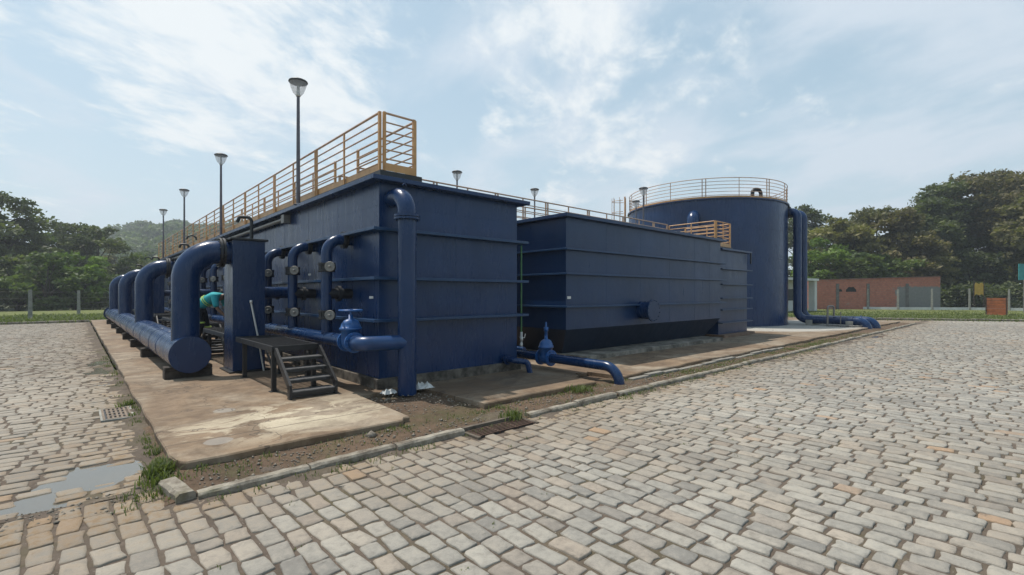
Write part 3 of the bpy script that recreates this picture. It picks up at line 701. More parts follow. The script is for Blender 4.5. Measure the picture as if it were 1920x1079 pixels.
m = MB(); m.box(c0-.0, c1+.14, d0-.14, d1+.1, 3.102, 3.165); m.build('top_flange', BLUE2, T3, .005)
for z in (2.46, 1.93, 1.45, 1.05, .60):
    m = MB(); m.box(c0-.0, c1+.16, d0-.15, d1+.1, z-.025, z+.012); m.build('stiffener_rib', RIB_LIT, T3, .004)
m = MB(); m.box(c0-.1, c1+.1, d0-.25, d1, .09, .2); m.build('concrete_plinth', plain('plinth_concrete_red', (.25, .16, .11), .9, .5, 3, .5), T3, .01)
m = MB(); m.bar((c1+.10, d0-.10, 3.10), (c1+.10, d0-.10, 2.72), .04); m.build('drop_bracket', BLACK, T3)
m = MB(); m.box(16.42, 17.78, 7.55, 9.4, 3.168, 3.266); m.build('walkway_kerb', BLACK, T3)

# ------------------------------------------------------------------ round tank
RC = Vector((24.83, 12.06, 0)); RR = 3.9; RH = 5.9
T4 = thing('round_tank', (RC.x, RC.y, .1), 'large round dark blue storage tank with a railing round its top', 'tank')
m = MB(); m.lathe((RC.x, RC.y, 0), [(RR+.06, .09), (RR+.06, .13), (RR, .13), (RR, RH), (RR+.07, RH), (RR+.07, RH+.06), (0, RH+.22)], 96)
for i in range(len(m.sm)): m.sm[i] = True
o = m.build('shell', BLUE, T4); o.data.set_sharp_from_angle(angle=R(35)) if hasattr(o.data, 'set_sharp_from_angle') else None
m = MB()
for z in (1.9, 3.2, 4.55): m.tube([(RC.x+(RR+.001)*math.cos(t), RC.y+(RR+.001)*math.sin(t), z) for t in np.linspace(0, 2*math.pi, 97)[:-1]], .006, 6, False, 0, True)
m.build('weld_seam', BLUE, T4)
gp = MB(); gp.tube(fillet([(RC.x-1.6, RC.y-3.1, RH), (RC.x-1.6, RC.y-3.1, RH+.55), (RC.x-1.15, RC.y-3.3, RH+.55), (RC.x-1.15, RC.y-3.3, RH+.22)], .2, 8), .085, 12); gp.build('vent_pipe', BLACK, T4)
def ring_pts(r, z, a, b, n): return [(RC.x+r*math.cos(t), RC.y+r*math.sin(t), z) for t in np.linspace(a, b, n)]
rt_ = thing('round_railing', (RC.x, RC.y, RH), 'pale orange circular railing on top of the round tank', 'railing', 'orange guard railings')
near_ang = math.atan2(-RC.y, -RC.x)
for k in range(8):
    a = near_ang+k*math.pi/4
    for e in (-.02, .02):
        mm = MB(); q = ring_pts(RR-.03, 0, a+e, a+e, 1)[0]; mm.tube([(q[0], q[1], RH+.06), (q[0], q[1], RH+.98)], .022, 8); mm.build('post', PINKR, rt_)
    mm = MB(); q = ring_pts(RR-.03, 0, a+math.pi/8, a+math.pi/8, 1)[0]; mm.tube([(q[0], q[1], RH+.06), (q[0], q[1], RH+.97)], .016, 8); mm.build('post', PINKR, rt_)
for k in range(6):
    z = RH+.97-k*.155; mm = MB(); mm.tube(ring_pts(RR-.03, z, 0, 2*math.pi, 97)[:-1], .018 if k == 0 else .013, 6, False, 0, True); mm.build('top_rail' if k == 0 else 'rail', PINKR, rt_)
mm = MB(); pa, pb = ring_pts(RR-.005, RH+.065, 0, 2*math.pi, 97)[:-1], ring_pts(RR-.005, RH+.15, 0, 2*math.pi, 97)[:-1]
mm.add(pa+pb, [(i, (i+1) % 96, 96+(i+1) % 96, 96+i) for i in range(96)]); o = mm.build('toe_board', ORANGE, rt_); sd_ = o.modifiers.new('thick', 'SOLIDIFY'); sd_.thickness = .006
# caged ladder on the left flank
la = near_ang-R(84); lx, ly = RC.x+(RR+.2)*math.cos(la), RC.y+(RR+.2)*math.sin(la)
LD = thing('caged_ladder', (lx, ly, .1), 'orange caged ladder on the left flank of the round tank', 'ladder')
rad = Vector((math.cos(la), math.sin(la), 0)); tang = Vector((-rad.y, rad.x, 0)); base = Vector((lx, ly, 0))
for s in (-.25, .25):
    mm = MB(); mm.bar(base+tang*s+Vector((0, 0, .15)), base+tang*s+Vector((0, 0, RH+1.05)), .07, .05); mm.build('stile', ORANGE, LD)
mm = MB()
for i in range(20): mm.tube([base-tang*.25+Vector((0, 0, .4+i*.3)), base+tang*.25+Vector((0, 0, .4+i*.3))], .012, 6)
mm.build('rung', ORANGE, LD)
mm = MB()
def cage(t): return base+tang*.36*math.cos(t)+rad*(.10+.62*math.sin(t))
for z in np.arange(2.4, RH+1.06, .62): mm.tube([cage(t)+Vector((0, 0, z)) for t in np.linspace(0, math.pi, 12)], .016, 6)
for t in np.linspace(.3, math.pi-.3, 5): mm.tube([cage(t)+Vector((0, 0, 2.4)), cage(t)+Vector((0, 0, RH+1.04))], .012, 6)
mm.build('safety_cage', PINKR, LD)
# outlet pipes on its right flank
def outlet(x, ye, label):
    yc = RC.y-math.sqrt(RR**2-(x-RC.x)**2)
    t = thing('overflow_pipe', (x, 8.0, .1), label, 'pipe', 'overflow pipes of the round tank')
    mm = MB(); mm.tube(fillet([(x, yc+.05, 5.62), (x, 8.0, 5.62), (x, 8.0, .36), (x, ye, .36), (x, ye-.02, -.1)], [.38, .42, .36], 12) if False else
                       fillet([(x, yc+.05, 5.62), (x, 7.95, 5.62), (x, 7.95, .36), (x, ye, .36), (x, ye, -.1)], [.30, .45, .36], 12), .185, 24); mm.build('pipe', PIPE, t)
    fl = MB(); fl.disc((x, yc-.06, 5.62), .27, .06, (0, 1, 0), 28); bolts(fl, (x, yc-.06, 5.62), .235, (0, 1, 0), 12, .014, .1); fl.build('flange', BLACKR, t)
    fl = MB(); fl.disc((x, ye+.55, .36), .225, .05, (0, 1, 0), 28); fl.build('flange', PIPE, t)
    return t
outlet(26.05, 5.15, 'nearer of two thick blue overflow pipes beside the round tank')
outlet(26.9, 5.0, 'further of two thick blue overflow pipes beside the round tank')
for (x, y, l) in ((25.95, 7.35, 'concrete cradle under the overflow pipes, the one by the round tank'), (25.95, 5.75, 'concrete cradle under the overflow pipes, the one by the road')):
    mm = MB(); mm.box(x-.28, x+1.05, y-.14, y+.14, .1, .18); mm.box(x-.28, x-.21, y-.14, y+.14, .18, .36); mm.box(x+1.01, x+1.06, y-.14, y+.14, .18, .3)
    tag(mm.build('pipe_cradle', POSTC, bevel=.01), l, 'pipe support', 'concrete pipe cradles')
RS = thing('sample_pipe', (25.6, 6.4, .1), 'thin grey sampling pipe bent over the low overflow pipes', 'pipe')
mm = MB(); mm.tube(fillet([(25.55, 6.55, .1), (25.55, 6.55, 1.02), (25.95, 6.40, 1.02), (25.95, 6.40, .55)], .09, 6), .038, 10); mm.build('bend', GALV, RS)
mm = MB(); mm.tube(fillet([(25.55, 6.55, .16), (25.55, 5.35, .16), (25.75, 5.3, .16)], .05, 6), .028, 10); mm.build('drain_line', GALV, RS)
mm = MB(); mm.tube([(25.58, 6.05, .1), (25.58, 6.05, .78)], .02, 8); mm.build('stem', GALV, RS)
# inlet bend in front of the round tank
IB = thing('inlet_bend', (20.75, 10.6, .1), 'thick blue pipe bending into the face of the round tank behind the railing', 'pipe')
dv = (RC-Vector((20.75, 10.6, 0))).normalized(); q = Vector((20.75, 10.6, 0))
mm = MB(); mm.tube(fillet([q+Vector((0, 0, .1)), q+Vector((0, 0, 5.18)), q+dv*.95+Vector((0, 0, 5.18))], .38, 4), .26, 20); mm.build('pipe', PIPE, IB)

# ------------------------------------------------------------------ collector header with arches and columns
MX, MZ, MR = 1.505, .52, .31
CH = thing('collector_header', (MX, 22, .1), 'long thick blue header pipe lying on blocks along the left road', 'pipe')
m = MB(); m.tube([(MX, 10.12, MZ), (MX, 34.2, MZ)], MR, 40); m.build('header_pipe', PIPE, CH)
m = MB(); m.disc((MX, 10.11, MZ), MR+.012, .03, (0, 1, 0), 40); m.build('end_cap', PIPE, CH)
m = MB(); m.disc((MX, 34.2, MZ), MR+.07, .05, (0, 1, 0), 32); m.build('end_flange', PIPE, CH)
m = MB()
for y in (12.0, 13.3, 15.2, 17.0, 19.5, 22.3, 26, 30): m.tube([(MX+(MR+.001)*math.cos(t), y, MZ+(MR+.001)*math.sin(t)) for t in np.linspace(0, 2*math.pi, 41)[:-1]], .006, 6, False, 0, True)
m.build('weld_seam', PIPE, CH)
bl_lab = ['timber sleeper under the round end cap of the header pipe', 'timber sleeper second along the header pipe from its end cap', 'timber sleeper third along the header pipe from its end cap']
for i, y in enumerate([10.35, 14.3, 17.2, 20.2, 23.5, 27.0, 31.0]):
    mm = MB(); mm.box(MX-.36, MX+.36, y-.13, y+.13, .09, .24); mm.box(MX-.36, MX-.19, y-.13, y+.13, .241, .31); mm.box(MX+.19, MX+.36, y-.13, y+.13, .241, .31)
    tag(mm.build('timber_sleeper', BLOCK, bevel=.012), bl_lab[i] if i < 3 else 'small far timber sleeper under the distant part of the header pipe', 'sleeper', 'timber sleepers under the header pipe')
names = ['nearest', 'second', 'third', 'farthest']
YC = [10.6+7.2*k for k in range(4)]
def arch_and_column(yc):
    A_ = thing('arch_pipe', (MX, yc, MZ+.3), 'nearest tall blue arch pipe rising from the header beside the round end cap', 'pipe', 'arch pipes on the header')
    m = MB(); m.tube(fillet([(MX, yc, MZ+.1), (MX, yc, 2.39), (2.21, yc, 2.39)], .52, 18), .222, 36, False); m.build('arch', PIPE, A_)
    m = MB(); m.disc((2.045, yc, 2.39), .285, .035, (1, 0, 0), 32); m.disc((2.10, yc, 2.39), .285, .035, (1, 0, 0), 32); bolts(m, (2.07, yc, 2.39), .255, (1, 0, 0), 12, .014, .12); m.build('flange', BLACKR, A_)
    m = MB(); m.tube([(1.60+.075*math.cos(t), yc, 2.615+.065*math.sin(t)) for t in np.linspace(-.2, math.pi+.2, 12)], .014, 8); m.build('lifting_eye', BLACK, A_)
    C_ = thing('flow_column', (2.48, yc, .1), 'nearest tall square blue column between the stair platform and arch pipe', 'column', 'square blue columns by the tank')
    m = MB(); m.box(2.2, 2.76, yc-.35, yc+.35, .13, 2.62); m.build('column_body', PIPE, C_, .006)
    m = MB(); m.box(2.15, 2.81, yc-.40, yc+.40, 2.622, 2.66); m.build('lid', BLACK, C_, .004)
    m = MB(); m.box(2.13, 2.83, yc-.42, yc+.42, .099, .128); m.build('base_plate', BLACK, C_)
    m = MB(); m.tube(fillet([(2.62, yc+.05, 2.65), (2.62, yc+.05, 3.13), (2.42, yc+.12, 3.13), (2.38, yc+.13, 3.02)], [.09, .05], 8), .032, 12); m.build('vent_pipe', BLACK, C_)
    m = MB(); m.tube([(2.75, yc+.1, 1.62), (3.56, yc+.1, 1.62)], .12, 20); m.build('tank_branch', BLUE, C_)
    return A_, C_
A0, C0 = arch_and_column(YC[0])
arch_l = [None, 'second blue arch pipe along the header, beside the white rod', 'third blue arch pipe along the header, partly behind the second', 'farthest and smallest blue arch pipe at the end of the header']
col_l = [None, 'second square blue column along the tank, mostly behind the second arch', 'third square blue column, seen thinly between far arches', 'farthest square blue column by the end of the header']
for k in (1, 2, 3):
    dup(A0, (MX, YC[k], MZ+.3), arch_l[k]); dup(C0, (2.48, YC[k], .1), col_l[k])
def rod(p, q, label):
    m = MB(); m.tube([p, Vector(p).lerp(Vector(q), .5)+Vector((.01, 0, 0)), q], .017, 10); m.lathe(q, [(.017, 0), (.026, .0), (.026, .05), (0, .055)], 10)
    tag(m.build('white_rod', WHITEP), label, 'rod', 'white plastic rods')
rod((2.71, 10.14, .1), (2.50, 10.20, 1.42), 'white plastic rod leaning on the nearest square blue column')
rod((2.36, 17.3, .1), (2.24, 17.38, 1.40), 'small white plastic rod leaning by the second arch pipe')

# ------------------------------------------------------------------ riser manifold against the tank
RX, RZ, RM = 3.12, .86, .105
MF = thing('riser_manifold', (RX, 20, .1), 'long low blue pipe along the tank foot carrying the valve risers', 'pipe')
m = MB(); m.tube([(RX, 7.20, RZ), (RX, 33.4, RZ)], RM, 24); m.build('header_pipe', PIPE, MF)
for y in (8.9, 12.6, 19.8, 27):
    m = MB(); m.box(RX-.05, RX+.05, y-.05, y+.05, .115, RZ-.09); m.box(RX-.13, RX+.13, y-.08, y+.08, .1, .1149); m.build('pipe_stand', BLACK, MF)
def riser(y, label):
    t = thing('valve_riser', (RX, y, RZ), label, 'riser pipe', 'valve risers on the tank side')
    m = MB(); m.tube(fillet([(RX, y, RZ+.08), (RX, y, 2.52), (3.56, y, 2.52)], .25, 12), .088, 24, False); m.build('riser', PIPE, t)
    for z in (2.04, 1.25):
        m = MB(); m.disc((RX, y, z-.055), .135, .03, (0, 0, 1), 24); m.disc((RX, y, z), .115, .07, (0, 0, 1), 24); m.disc((RX, y, z+.055), .135, .03, (0, 0, 1), 24); bolts(m, (RX, y, z), .115, (0, 0, 1), 8, .011, .16)
        m.tube([(RX, y-.1, z), (RX, y-.20, z)], .03, 10); m.box(RX-.045, RX+.045, y-.27, y-.19, z-.045, z+.045)
        v = m.build('butterfly_valve', BLACKR, t)
        wa = Vector((-.62, -.78, 0)); wc = Vector((RX-.02, y-.25, z))+wa*.08; ws = Vector((.78, -.62, 0))
        w = MB(); w.tube([wc-wa*.08, wc], .014, 8)
        w.tube([wc+ws*.072*math.cos(a)+Vector((0, 0, .072*math.sin(a))) for a in np.linspace(0, 2*math.pi, 21)[:-1]], .011, 8, False, 0, True); w.disc(wc, .066, .008, wa, 20); w.lathe(wc, [(.02, 0), (.02, .03), (0, .032)], 10, wa); w.build('handwheel', PALEW, v)
    m = MB(); m.disc((3.40, y, 2.52), .145, .03, (1, 0, 0), 24); m.disc((3.44, y, 2.52), .145, .03, (1, 0, 0), 24); bolts(m, (3.42, y, 2.52), .12, (1, 0, 0), 8, .012, .09); m.build('wall_flange', BLACKR, t)
    m = MB(); m.tube([(RX, y, 1.60), (3.56, y, 1.60)], .088, 20); m.disc((3.32, y, 1.60), .135, .05, (1, 0, 0), 24); m.build('wall_branch', BLACKR, t)
    return t
r0 = riser(8.05, 'valve riser nearest the stairs, with two pale handwheels, left of the bright blue gate valve')
rl = {9.75: 'second valve riser from the gate valve, beside the stair platform', 11.4: 'third valve riser, half hidden behind the nearest square column',
      15.25: 'valve riser just behind the bending worker', 16.95: 'middle of the three valve risers behind the worker', 18.6: 'left one of the three valve risers behind the worker'}
for k in range(4):
    for y in (8.05, 9.75, 11.4):
        yy = y+7.2*k
        if yy > 33 or (k == 0 and y == 8.05): continue
        dup(r0, (RX, yy, RZ), rl.get(round(yy, 2), 'small distant valve riser seen between the far arch pipes'))
# bright gate valve + link to the corner downpipe
def gate_valve(name, c, axis, s, label, wheel):
    c = Vector(c); ax = Vector(axis).normalized(); sd = Vector((-ax.y, ax.x, 0))
    t = thing(name, c, label, 'valve', 'bright blue gate valves')
    m = MB(); m.tube([c-ax*.13*s, c-ax*.06*s, c+ax*.06*s, c+ax*.13*s], [.11*s, .15*s, .15*s, .11*s], 24)
    n = 28; vs = []; prof = [(.172, .02), (.172, .22), (.205, .22), (.205, .265), (.185, .265), (.172, .33), (.13, .39), (.065, .425), (.045, .425), (.045, .50), (.0, .50)]
    fs = []
    for r, h in prof:
        for j in range(n):
            th = 2*math.pi*j/n; vs.append(c+(sd*math.cos(th)*r+ax*math.sin(th)*r*.72)*s+Vector((0, 0, h*s)))
    for i in range(len(prof)-1):
        for j in range(n): fs.append((i*n+j, i*n+(j+1) % n, (i+1)*n+(j+1) % n, (i+1)*n+j))
    m.add(vs, fs, True)
    b_ = m.build('valve_body', VALVE, t)
    for e in (-.16, .16):
        f = MB(); f.disc(c+ax*e*s, .185*s, .035*s, ax, 28); bolts(f, c+ax*e*s, .155*s, ax, 8, .014*s, .09*s); f.build('flange', VALVE, t)
    if wheel:
        w = MB(); w.tube([c+Vector((0, 0, .48*s)), c+Vector((0, 0, .60*s))], .016, 10)
        zc = c+Vector((0, 0, .575*s)); w.tube([zc+Vector((.20*s*math.cos(a), .20*s*math.sin(a), 0)) for a in np.linspace(0, 2*math.pi, 33)[:-1]], .015, 8, False, 0, True)
        for a in range(5):
            th = a*2*math.pi/5; w.tube([zc, zc+Vector((.2*s*math.cos(th), .2*s*math.sin(th), 0))], .013, 6)
        w.disc(zc, .04*s, .04, (0, 0, 1), 14); w.build('handwheel', VALVE, t)
    else:
        w = MB(); w.tube([c+Vector((0, 0, .50*s)), c+Vector((0, 0, .60*s)), c+Vector((0, 0, .602*s)), c+Vector((0, 0, .70*s)), c+Vector((0, 0, .702*s)), c+Vector((0, 0, .82*s))], [.036*s, .036*s, .055*s, .055*s, .024*s, .02*s], 12); w.build('stem_cap', VALVE, t)
    return t
gate_valve('gate_valve', (RX, 7.10, RZ), (0, 1, 0), .84, 'bright blue gate valve with a flat handwheel by the corner downpipe', True)
LK = thing('link_pipe', (3.3, 6.9, RZ), 'bright blue short pipe from the gate valve to the corner downpipe', 'pipe')
m = MB(); m.tube(fillet([(RX, 6.97, RZ), (RX, 6.70, RZ), (3.72, 6.50, RZ)], .14, 8), RM+.005, 24); m.build('pipe', plain('link_blue_paint', (.010, .052, .165), .33, .25, 6, .1), LK)
DP = thing('corner_downpipe', (3.76, 6.52, .1), 'tall thick blue downpipe with a collar standing before the tank corner', 'pipe')
m = MB(); m.tube(fillet([(3.76, 6.52, .06), (3.76, 6.52, 3.12), (3.76, 7.02, 3.12)], .30, 14), .142, 32); m.build('downpipe', PIPE, DP)
m = MB(); m.disc((3.76, 6.52, 2.745), .20, .03, (0, 0, 1), 32); m.disc((3.76, 6.52, 2.785), .20, .03, (0, 0, 1), 32); bolts(m, (3.76, 6.52, 2.765), .172, (0, 0, 1), 12, .012, .11); m.build('flange_collar', PIPE, DP)
m = MB(); m.tube([(3.76+.03*math.cos(t), 6.60, 3.265+.03*math.sin(t)) for t in np.linspace(0, math.pi, 8)], .01, 6); m.build('lifting_eye', PIPE, DP)
def scrap(c, s, seed, label):
    r_ = random.Random(seed); m = MB(); n = 7; vs = []
    for i in range(n):
        for j in range(n): vs.append((c[0]+(i/(n-1)-.5)*s[0]+r_.gauss(0, .012), c[1]+(j/(n-1)-.5)*s[1]+r_.gauss(0, .012), c[2]+abs(r_.gauss(0, s[2]))*(1 if 0 < i < n-1 and 0 < j < n-1 else .25)+.006))
    m.add(vs, [(i*n+j, (i+1)*n+j, (i+1)*n+j+1, i*n+j+1) for i in range(n-1) for j in range(n-1)])
    o = m.build('crumpled_plastic', WHITEP); sd_ = o.modifiers.new('thick', 'SOLIDIFY'); sd_.thickness = .004
    tag(o, label, 'plastic scrap', 'white scraps by the downpipe')
scrap((4.10, 6.60, .085), (.34, .16, .05), 3, 'crumpled white plastic sheet on the right of the corner downpipe foot')
scrap((3.50, 6.62, .085), (.18, .16, .045), 5, 'small white plastic scrap on the left of the corner downpipe foot')

# ------------------------------------------------------------------ platforms and stairs
def platform(name, yn, yf, stair_side, label, x0=2.2, x1=2.9, z=.80, stair_len=.68):
    t = thing(name, ((x0+x1)/2, (yn+yf)/2, .1), label, 'platform', 'black steel service platforms')
    m = MB()
    for y in np.arange(yn+.03, yf-.02, .045): m.box(x0+.02, x1-.02, y, y+.014, z-.025, z-.002)
    for x in np.arange(x0+.05, x1, .11): m.box(x, x+.012, yn+.03, yf-.03, z-.024, z-.006)
    m.build('grating_deck', BLACK, t)
    m = MB(); m.box(x0, x1, yn, yn+.03, z-.09, z); m.box(x0, x1, yf-.03, yf, z-.09, z); m.box(x0, x0+.03, yn+.031, yf-.031, z-.09, z); m.box(x1-.03, x1, yn+.031, yf-.031, z-.09, z); m.build('edge_frame', BLACK, t, .004)
    for x in (x0+.05, x1-.05):
        for y in (yn+.08, yf-.45):
            m = MB(); m.box(x-.032, x+.032, y-.032, y+.032, .1, z-.09); m.box(x-.06, x+.06, y-.06, y+.06, .099, .107); m.build('leg', BLACK, t)
    m = MB(); m.bar((x0+.05, yn+.1, z-.38), (x0+.05, yn+.48, z-.09), .03); m.bar((x1-.05, yn+.1, z-.38), (x1-.05, yn+.48, z-.09), .03); m.build('brace', BLACK, t)
    if stair_side:
        d = -1 if stair_side == 'near' else 1; ys = yn if d < 0 else yf
        st = thing('steps', ((x0+x1)/2, ys, .1), None, None); st.location = Vector((0, ys-(yn+yf)/2, 0)); st.parent = t; st.name = 'stair_flight'
        for x in (x0+.045, x1-.0):
            m = MB(); m.bar((x, ys+d*.035, z-.06), (x, ys+d*(stair_len+.02), .26), .035, .10); m.bar((x, ys+d*stair_len, .30), (x, ys+d*stair_len, .1), .035, .09, (0, 1, 0)); m.build('stringer', BLACK, st)
        for i in range(4):
            zz = z-.14*(i+1)-.03; yy = ys+d*(stair_len*(i+.75)/4.15)
            m = MB(); m.box(x0+.068, x1-.022, yy-.105, yy+.105, zz-.014, zz); m.build('tread', TREAD, st)
            m = MB(); m.box(x0+.068, x1-.022, yy-.104, yy-.094, zz-.05, zz-.0145) if d < 0 else m.box(x0+.068, x1-.022, yy+.094, yy+.104, zz-.05, zz-.0145); m.build('nosing', BLACK, st)
        m = MB(); yy = ys+d*stair_len; m.box(x0+.068, x1-.022, yy-.012, yy+.012, .12, .205); m.build('kick_plate', BLACK, st)
    return t
PA = platform('service_platform', 7.82, 10.05, 'near', 'black platform with open steps before the nearest square column')
PB = platform('service_platform', 11.0, 13.1, 'far', 'black platform behind the nearest square column, by the worker')
pal = ['black platform before the second square column, under the small white rod', 'distant black platform before the third square column', 'distant black platform before the farthest square column']
pbl = ['black platform behind the second square column', 'distant black platform behind the third square column', None]
for k in (1, 2, 3):
    dup(PA, Vector(PA.location)+Vector((0, 7.2*k, 0)), pal[k-1])
    if k < 3: dup(PB, Vector(PB.location)+Vector((0, 7.2*k, 0)), pbl[k-1])

# ------------------------------------------------------------------ pipe with valve between the tanks, tap pipe, drain
PX, PZ = 6.93, .33
DR = thing('drain_pipe', (PX, 6.5, .1), 'long blue pipe from between the tanks bending down into the soil', 'pipe')
m = MB(); m.tube(fillet([(PX+.1, 10.2, PZ), (PX, 6.2, PZ), (PX-.02, 4.86, PZ), (PX-.0, 4.86, -.12)], [2.0, .30], 12), .087, 28); m.build('pipe', PIPE, DR)
m = MB(); m.tube([(PX+.75, 10.2, PZ+.05), (PX+.35, 7.6, PZ+.05)], .05, 14); m.build('side_pipe', PIPE, DR)
gate_valve('gate_valve', (PX+.01, 6.62, PZ), (0, 1, 0), .86, 'bright blue gate valve with a capped stem on the low pipe between the tanks', False)
GP = thing('tap_pipe', (6.72, 7.12, .5), 'thin green pipe with a white tap hanging at the right edge of the long tank', 'pipe')
m = MB(); m.tube([(6.735, 7.12, .82), (6.735, 7.12, 2.58)], .017, 12); m.build('pipe', GREENP, GP)
m = MB(); m.lathe((6.735, 7.12, .52), [(.0, 0), (.03, 0), (.03, .06), (.024, .06), (.024, .12), (.034, .12), (.034, .2), (.026, .2), (.026, .3), (0, .3)], 14); m.tube([(6.735, 7.12, .7), (6.79, 7.08, .7), (6.80, 7.07, .78)], .009, 8); m.build('tap', WHITEP, GP)
SD = thing('outlet_bend', (6.2, 6.8, .2), 'small blue outlet bend low on the right front of the long tank', 'pipe')
m = MB(); m.tube(fillet([(6.16, 7.01, .33), (6.16, 6.72, .33), (6.36, 6.55, .30), (6.40, 6.52, .08)], .08, 8), .055, 18); m.disc((6.16, 6.90, .33), .10, .03, (0, 1, 0), 20); m.build('bend', PIPE, SD)

# ------------------------------------------------------------------ grates
GR = thing('drain_grate', (.405, 8.25, 0), 'square rusty drain grate in the paving by the slab edge', 'drain grate', 'drain grates')
zg = float(gh(.4, 8.2))+.018
m = MB(); x0, x1, y0, y1 = .27, .54, 7.9, 8.62
for i in range(5): yy = y0+(y1-y0)*i/4; m.box(x0+.03, x1-.03, yy-.022+(.02 if i == 0 else -.02 if i == 4 else 0), yy+.022+(.02 if i == 0 else -.02 if i == 4 else 0), zg-.03, zg)
for i in range(7): xx = x0+(x1-x0)*i/6; m.box(xx-.011, xx+.011, y0, y1, zg-.031, zg-.001)
m.build('grille', plain('pale_cast_iron', (.26, .20, .15), .85, .4, 14, .4), GR)
m = MB(); m.box(x0, x1, y0, y1, zg-.08, zg-.013); m.build('pit_shade', BLACKR, GR)  # solid dark box painted in for the shade between the bars
m = MB(); m.box(x0-.035, x0-.012, y0-.03, y1+.03, zg-.06, zg-.004); m.box(x1+.012, x1+.035, y0-.03, y1+.03, zg-.06, zg-.004); m.box(x0-.0115, x1+.0115, y0-.03, y0-.002, zg-.06, zg-.004); m.box(x0-.0115, x1+.0115, y1+.002, y1+.03, zg-.06, zg-.004); m.build('grate_frame', POSTC, GR)
G2 = thing('drain_grate', (3.76, 4.3, 0), 'long rusty slotted grate let into the kerb line beside the soil', 'drain grate', 'drain grates')
zg = float(gh(3.76, 4.3))+.02
m = MB()
for i in range(6): yy = 4.20+.045*i; m.box(3.34, 4.18, yy-.010, yy+.010, zg-.03, zg)
for xx in (3.34, 3.62, 3.90, 4.17): m.box(xx-.012, xx+.012, 4.18, 4.445, zg-.032, zg-.002)
m.build('grille', RUST, G2)
m = MB(); m.box(3.33, 4.19, 4.185, 4.44, zg-.08, zg-.014); m.build('pit_shade', BLACKR, G2)  # dark filler box stands for shade below the slots
m = MB(); m.box(3.30, 4.22, 4.45, 4.50, -.1, .055); m.box(3.28, 3.325, 4.16, 4.449, -.1, zg-.004); m.box(4.195, 4.24, 4.16, 4.449, -.1, zg-.004); m.build('grate_frame', plain('mossy_concrete', (.16, .13, .10), .95, .5, 8, .5), G2)

# ------------------------------------------------------------------ lamps
def lamp(p, zb, zt, label):
    t = thing('street_lamp', (p[0], p[1], zb), label, 'lamp', 'round bowl street lamps')
    hp = .36
    m = MB(); m.tube([(p[0], p[1], zb), (p[0], p[1], zt-.32)], [.042, .030], 14); m.build('pole', GREYST, t)
    m = MB(); m.lathe((p[0], p[1], zb), [(.09, 0), (.09, .015), (.045, .016)], 16); m.build('base_plate', GREYST, t)
    hd = MB(); z0 = zt-.34
    hd.lathe((p[0], p[1], z0), [(.032, 0), (.075, .012), (.105, .05), (.145, .15), (.172, .255)], 28); hd.build('bowl', BOWL, t)
    m = MB(); m.lathe((p[0], p[1], z0-.03), [(.0, 0), (.045, 0), (.05, .03), (.034, .05), (.03, .12), (.026, .28), (0, .28)], 16); m.build('lamp_socket', WHITEP, t)
    m = MB(); m.lathe((p[0], p[1], z0+.25), [(0, 0), (.178, 0), (.188, .012), (.18, .035), (.13, .06), (.06, .075), (0, .078)], 28); m.build('cap', LAMPTOP, t)
    return t
lam = lamp((3.405, 10.3), 3.43, 6.04, 'tallest looking bowl lamp, in front of the orange railing near the tank corner')
for y, l in ((17.4, 'second bowl lamp along the left railing, left of the tallest one'), (24.3, 'third bowl lamp along the left railing, before pale sky'), (30.8, 'smallest bowl lamp at the far left, against the wooded hill')):
    dup(lam, (3.405, y, 3.43), l)
lamp2 = lamp((10.18, 14.13), .1, 6.05, 'bowl lamp showing above the front right top edge of the long tank')
for x, y, l in ((14.3, 14.3, 'bowl lamp above the left corner of the second tank'), (17.5, 11.1, 'bowl lamp before the left side of the round tank, the larger of that pair'), (19.7, 12.9, 'lower bowl lamp close beside the round tank ladder')):
    dup(lamp2, (x, y, .1), l)

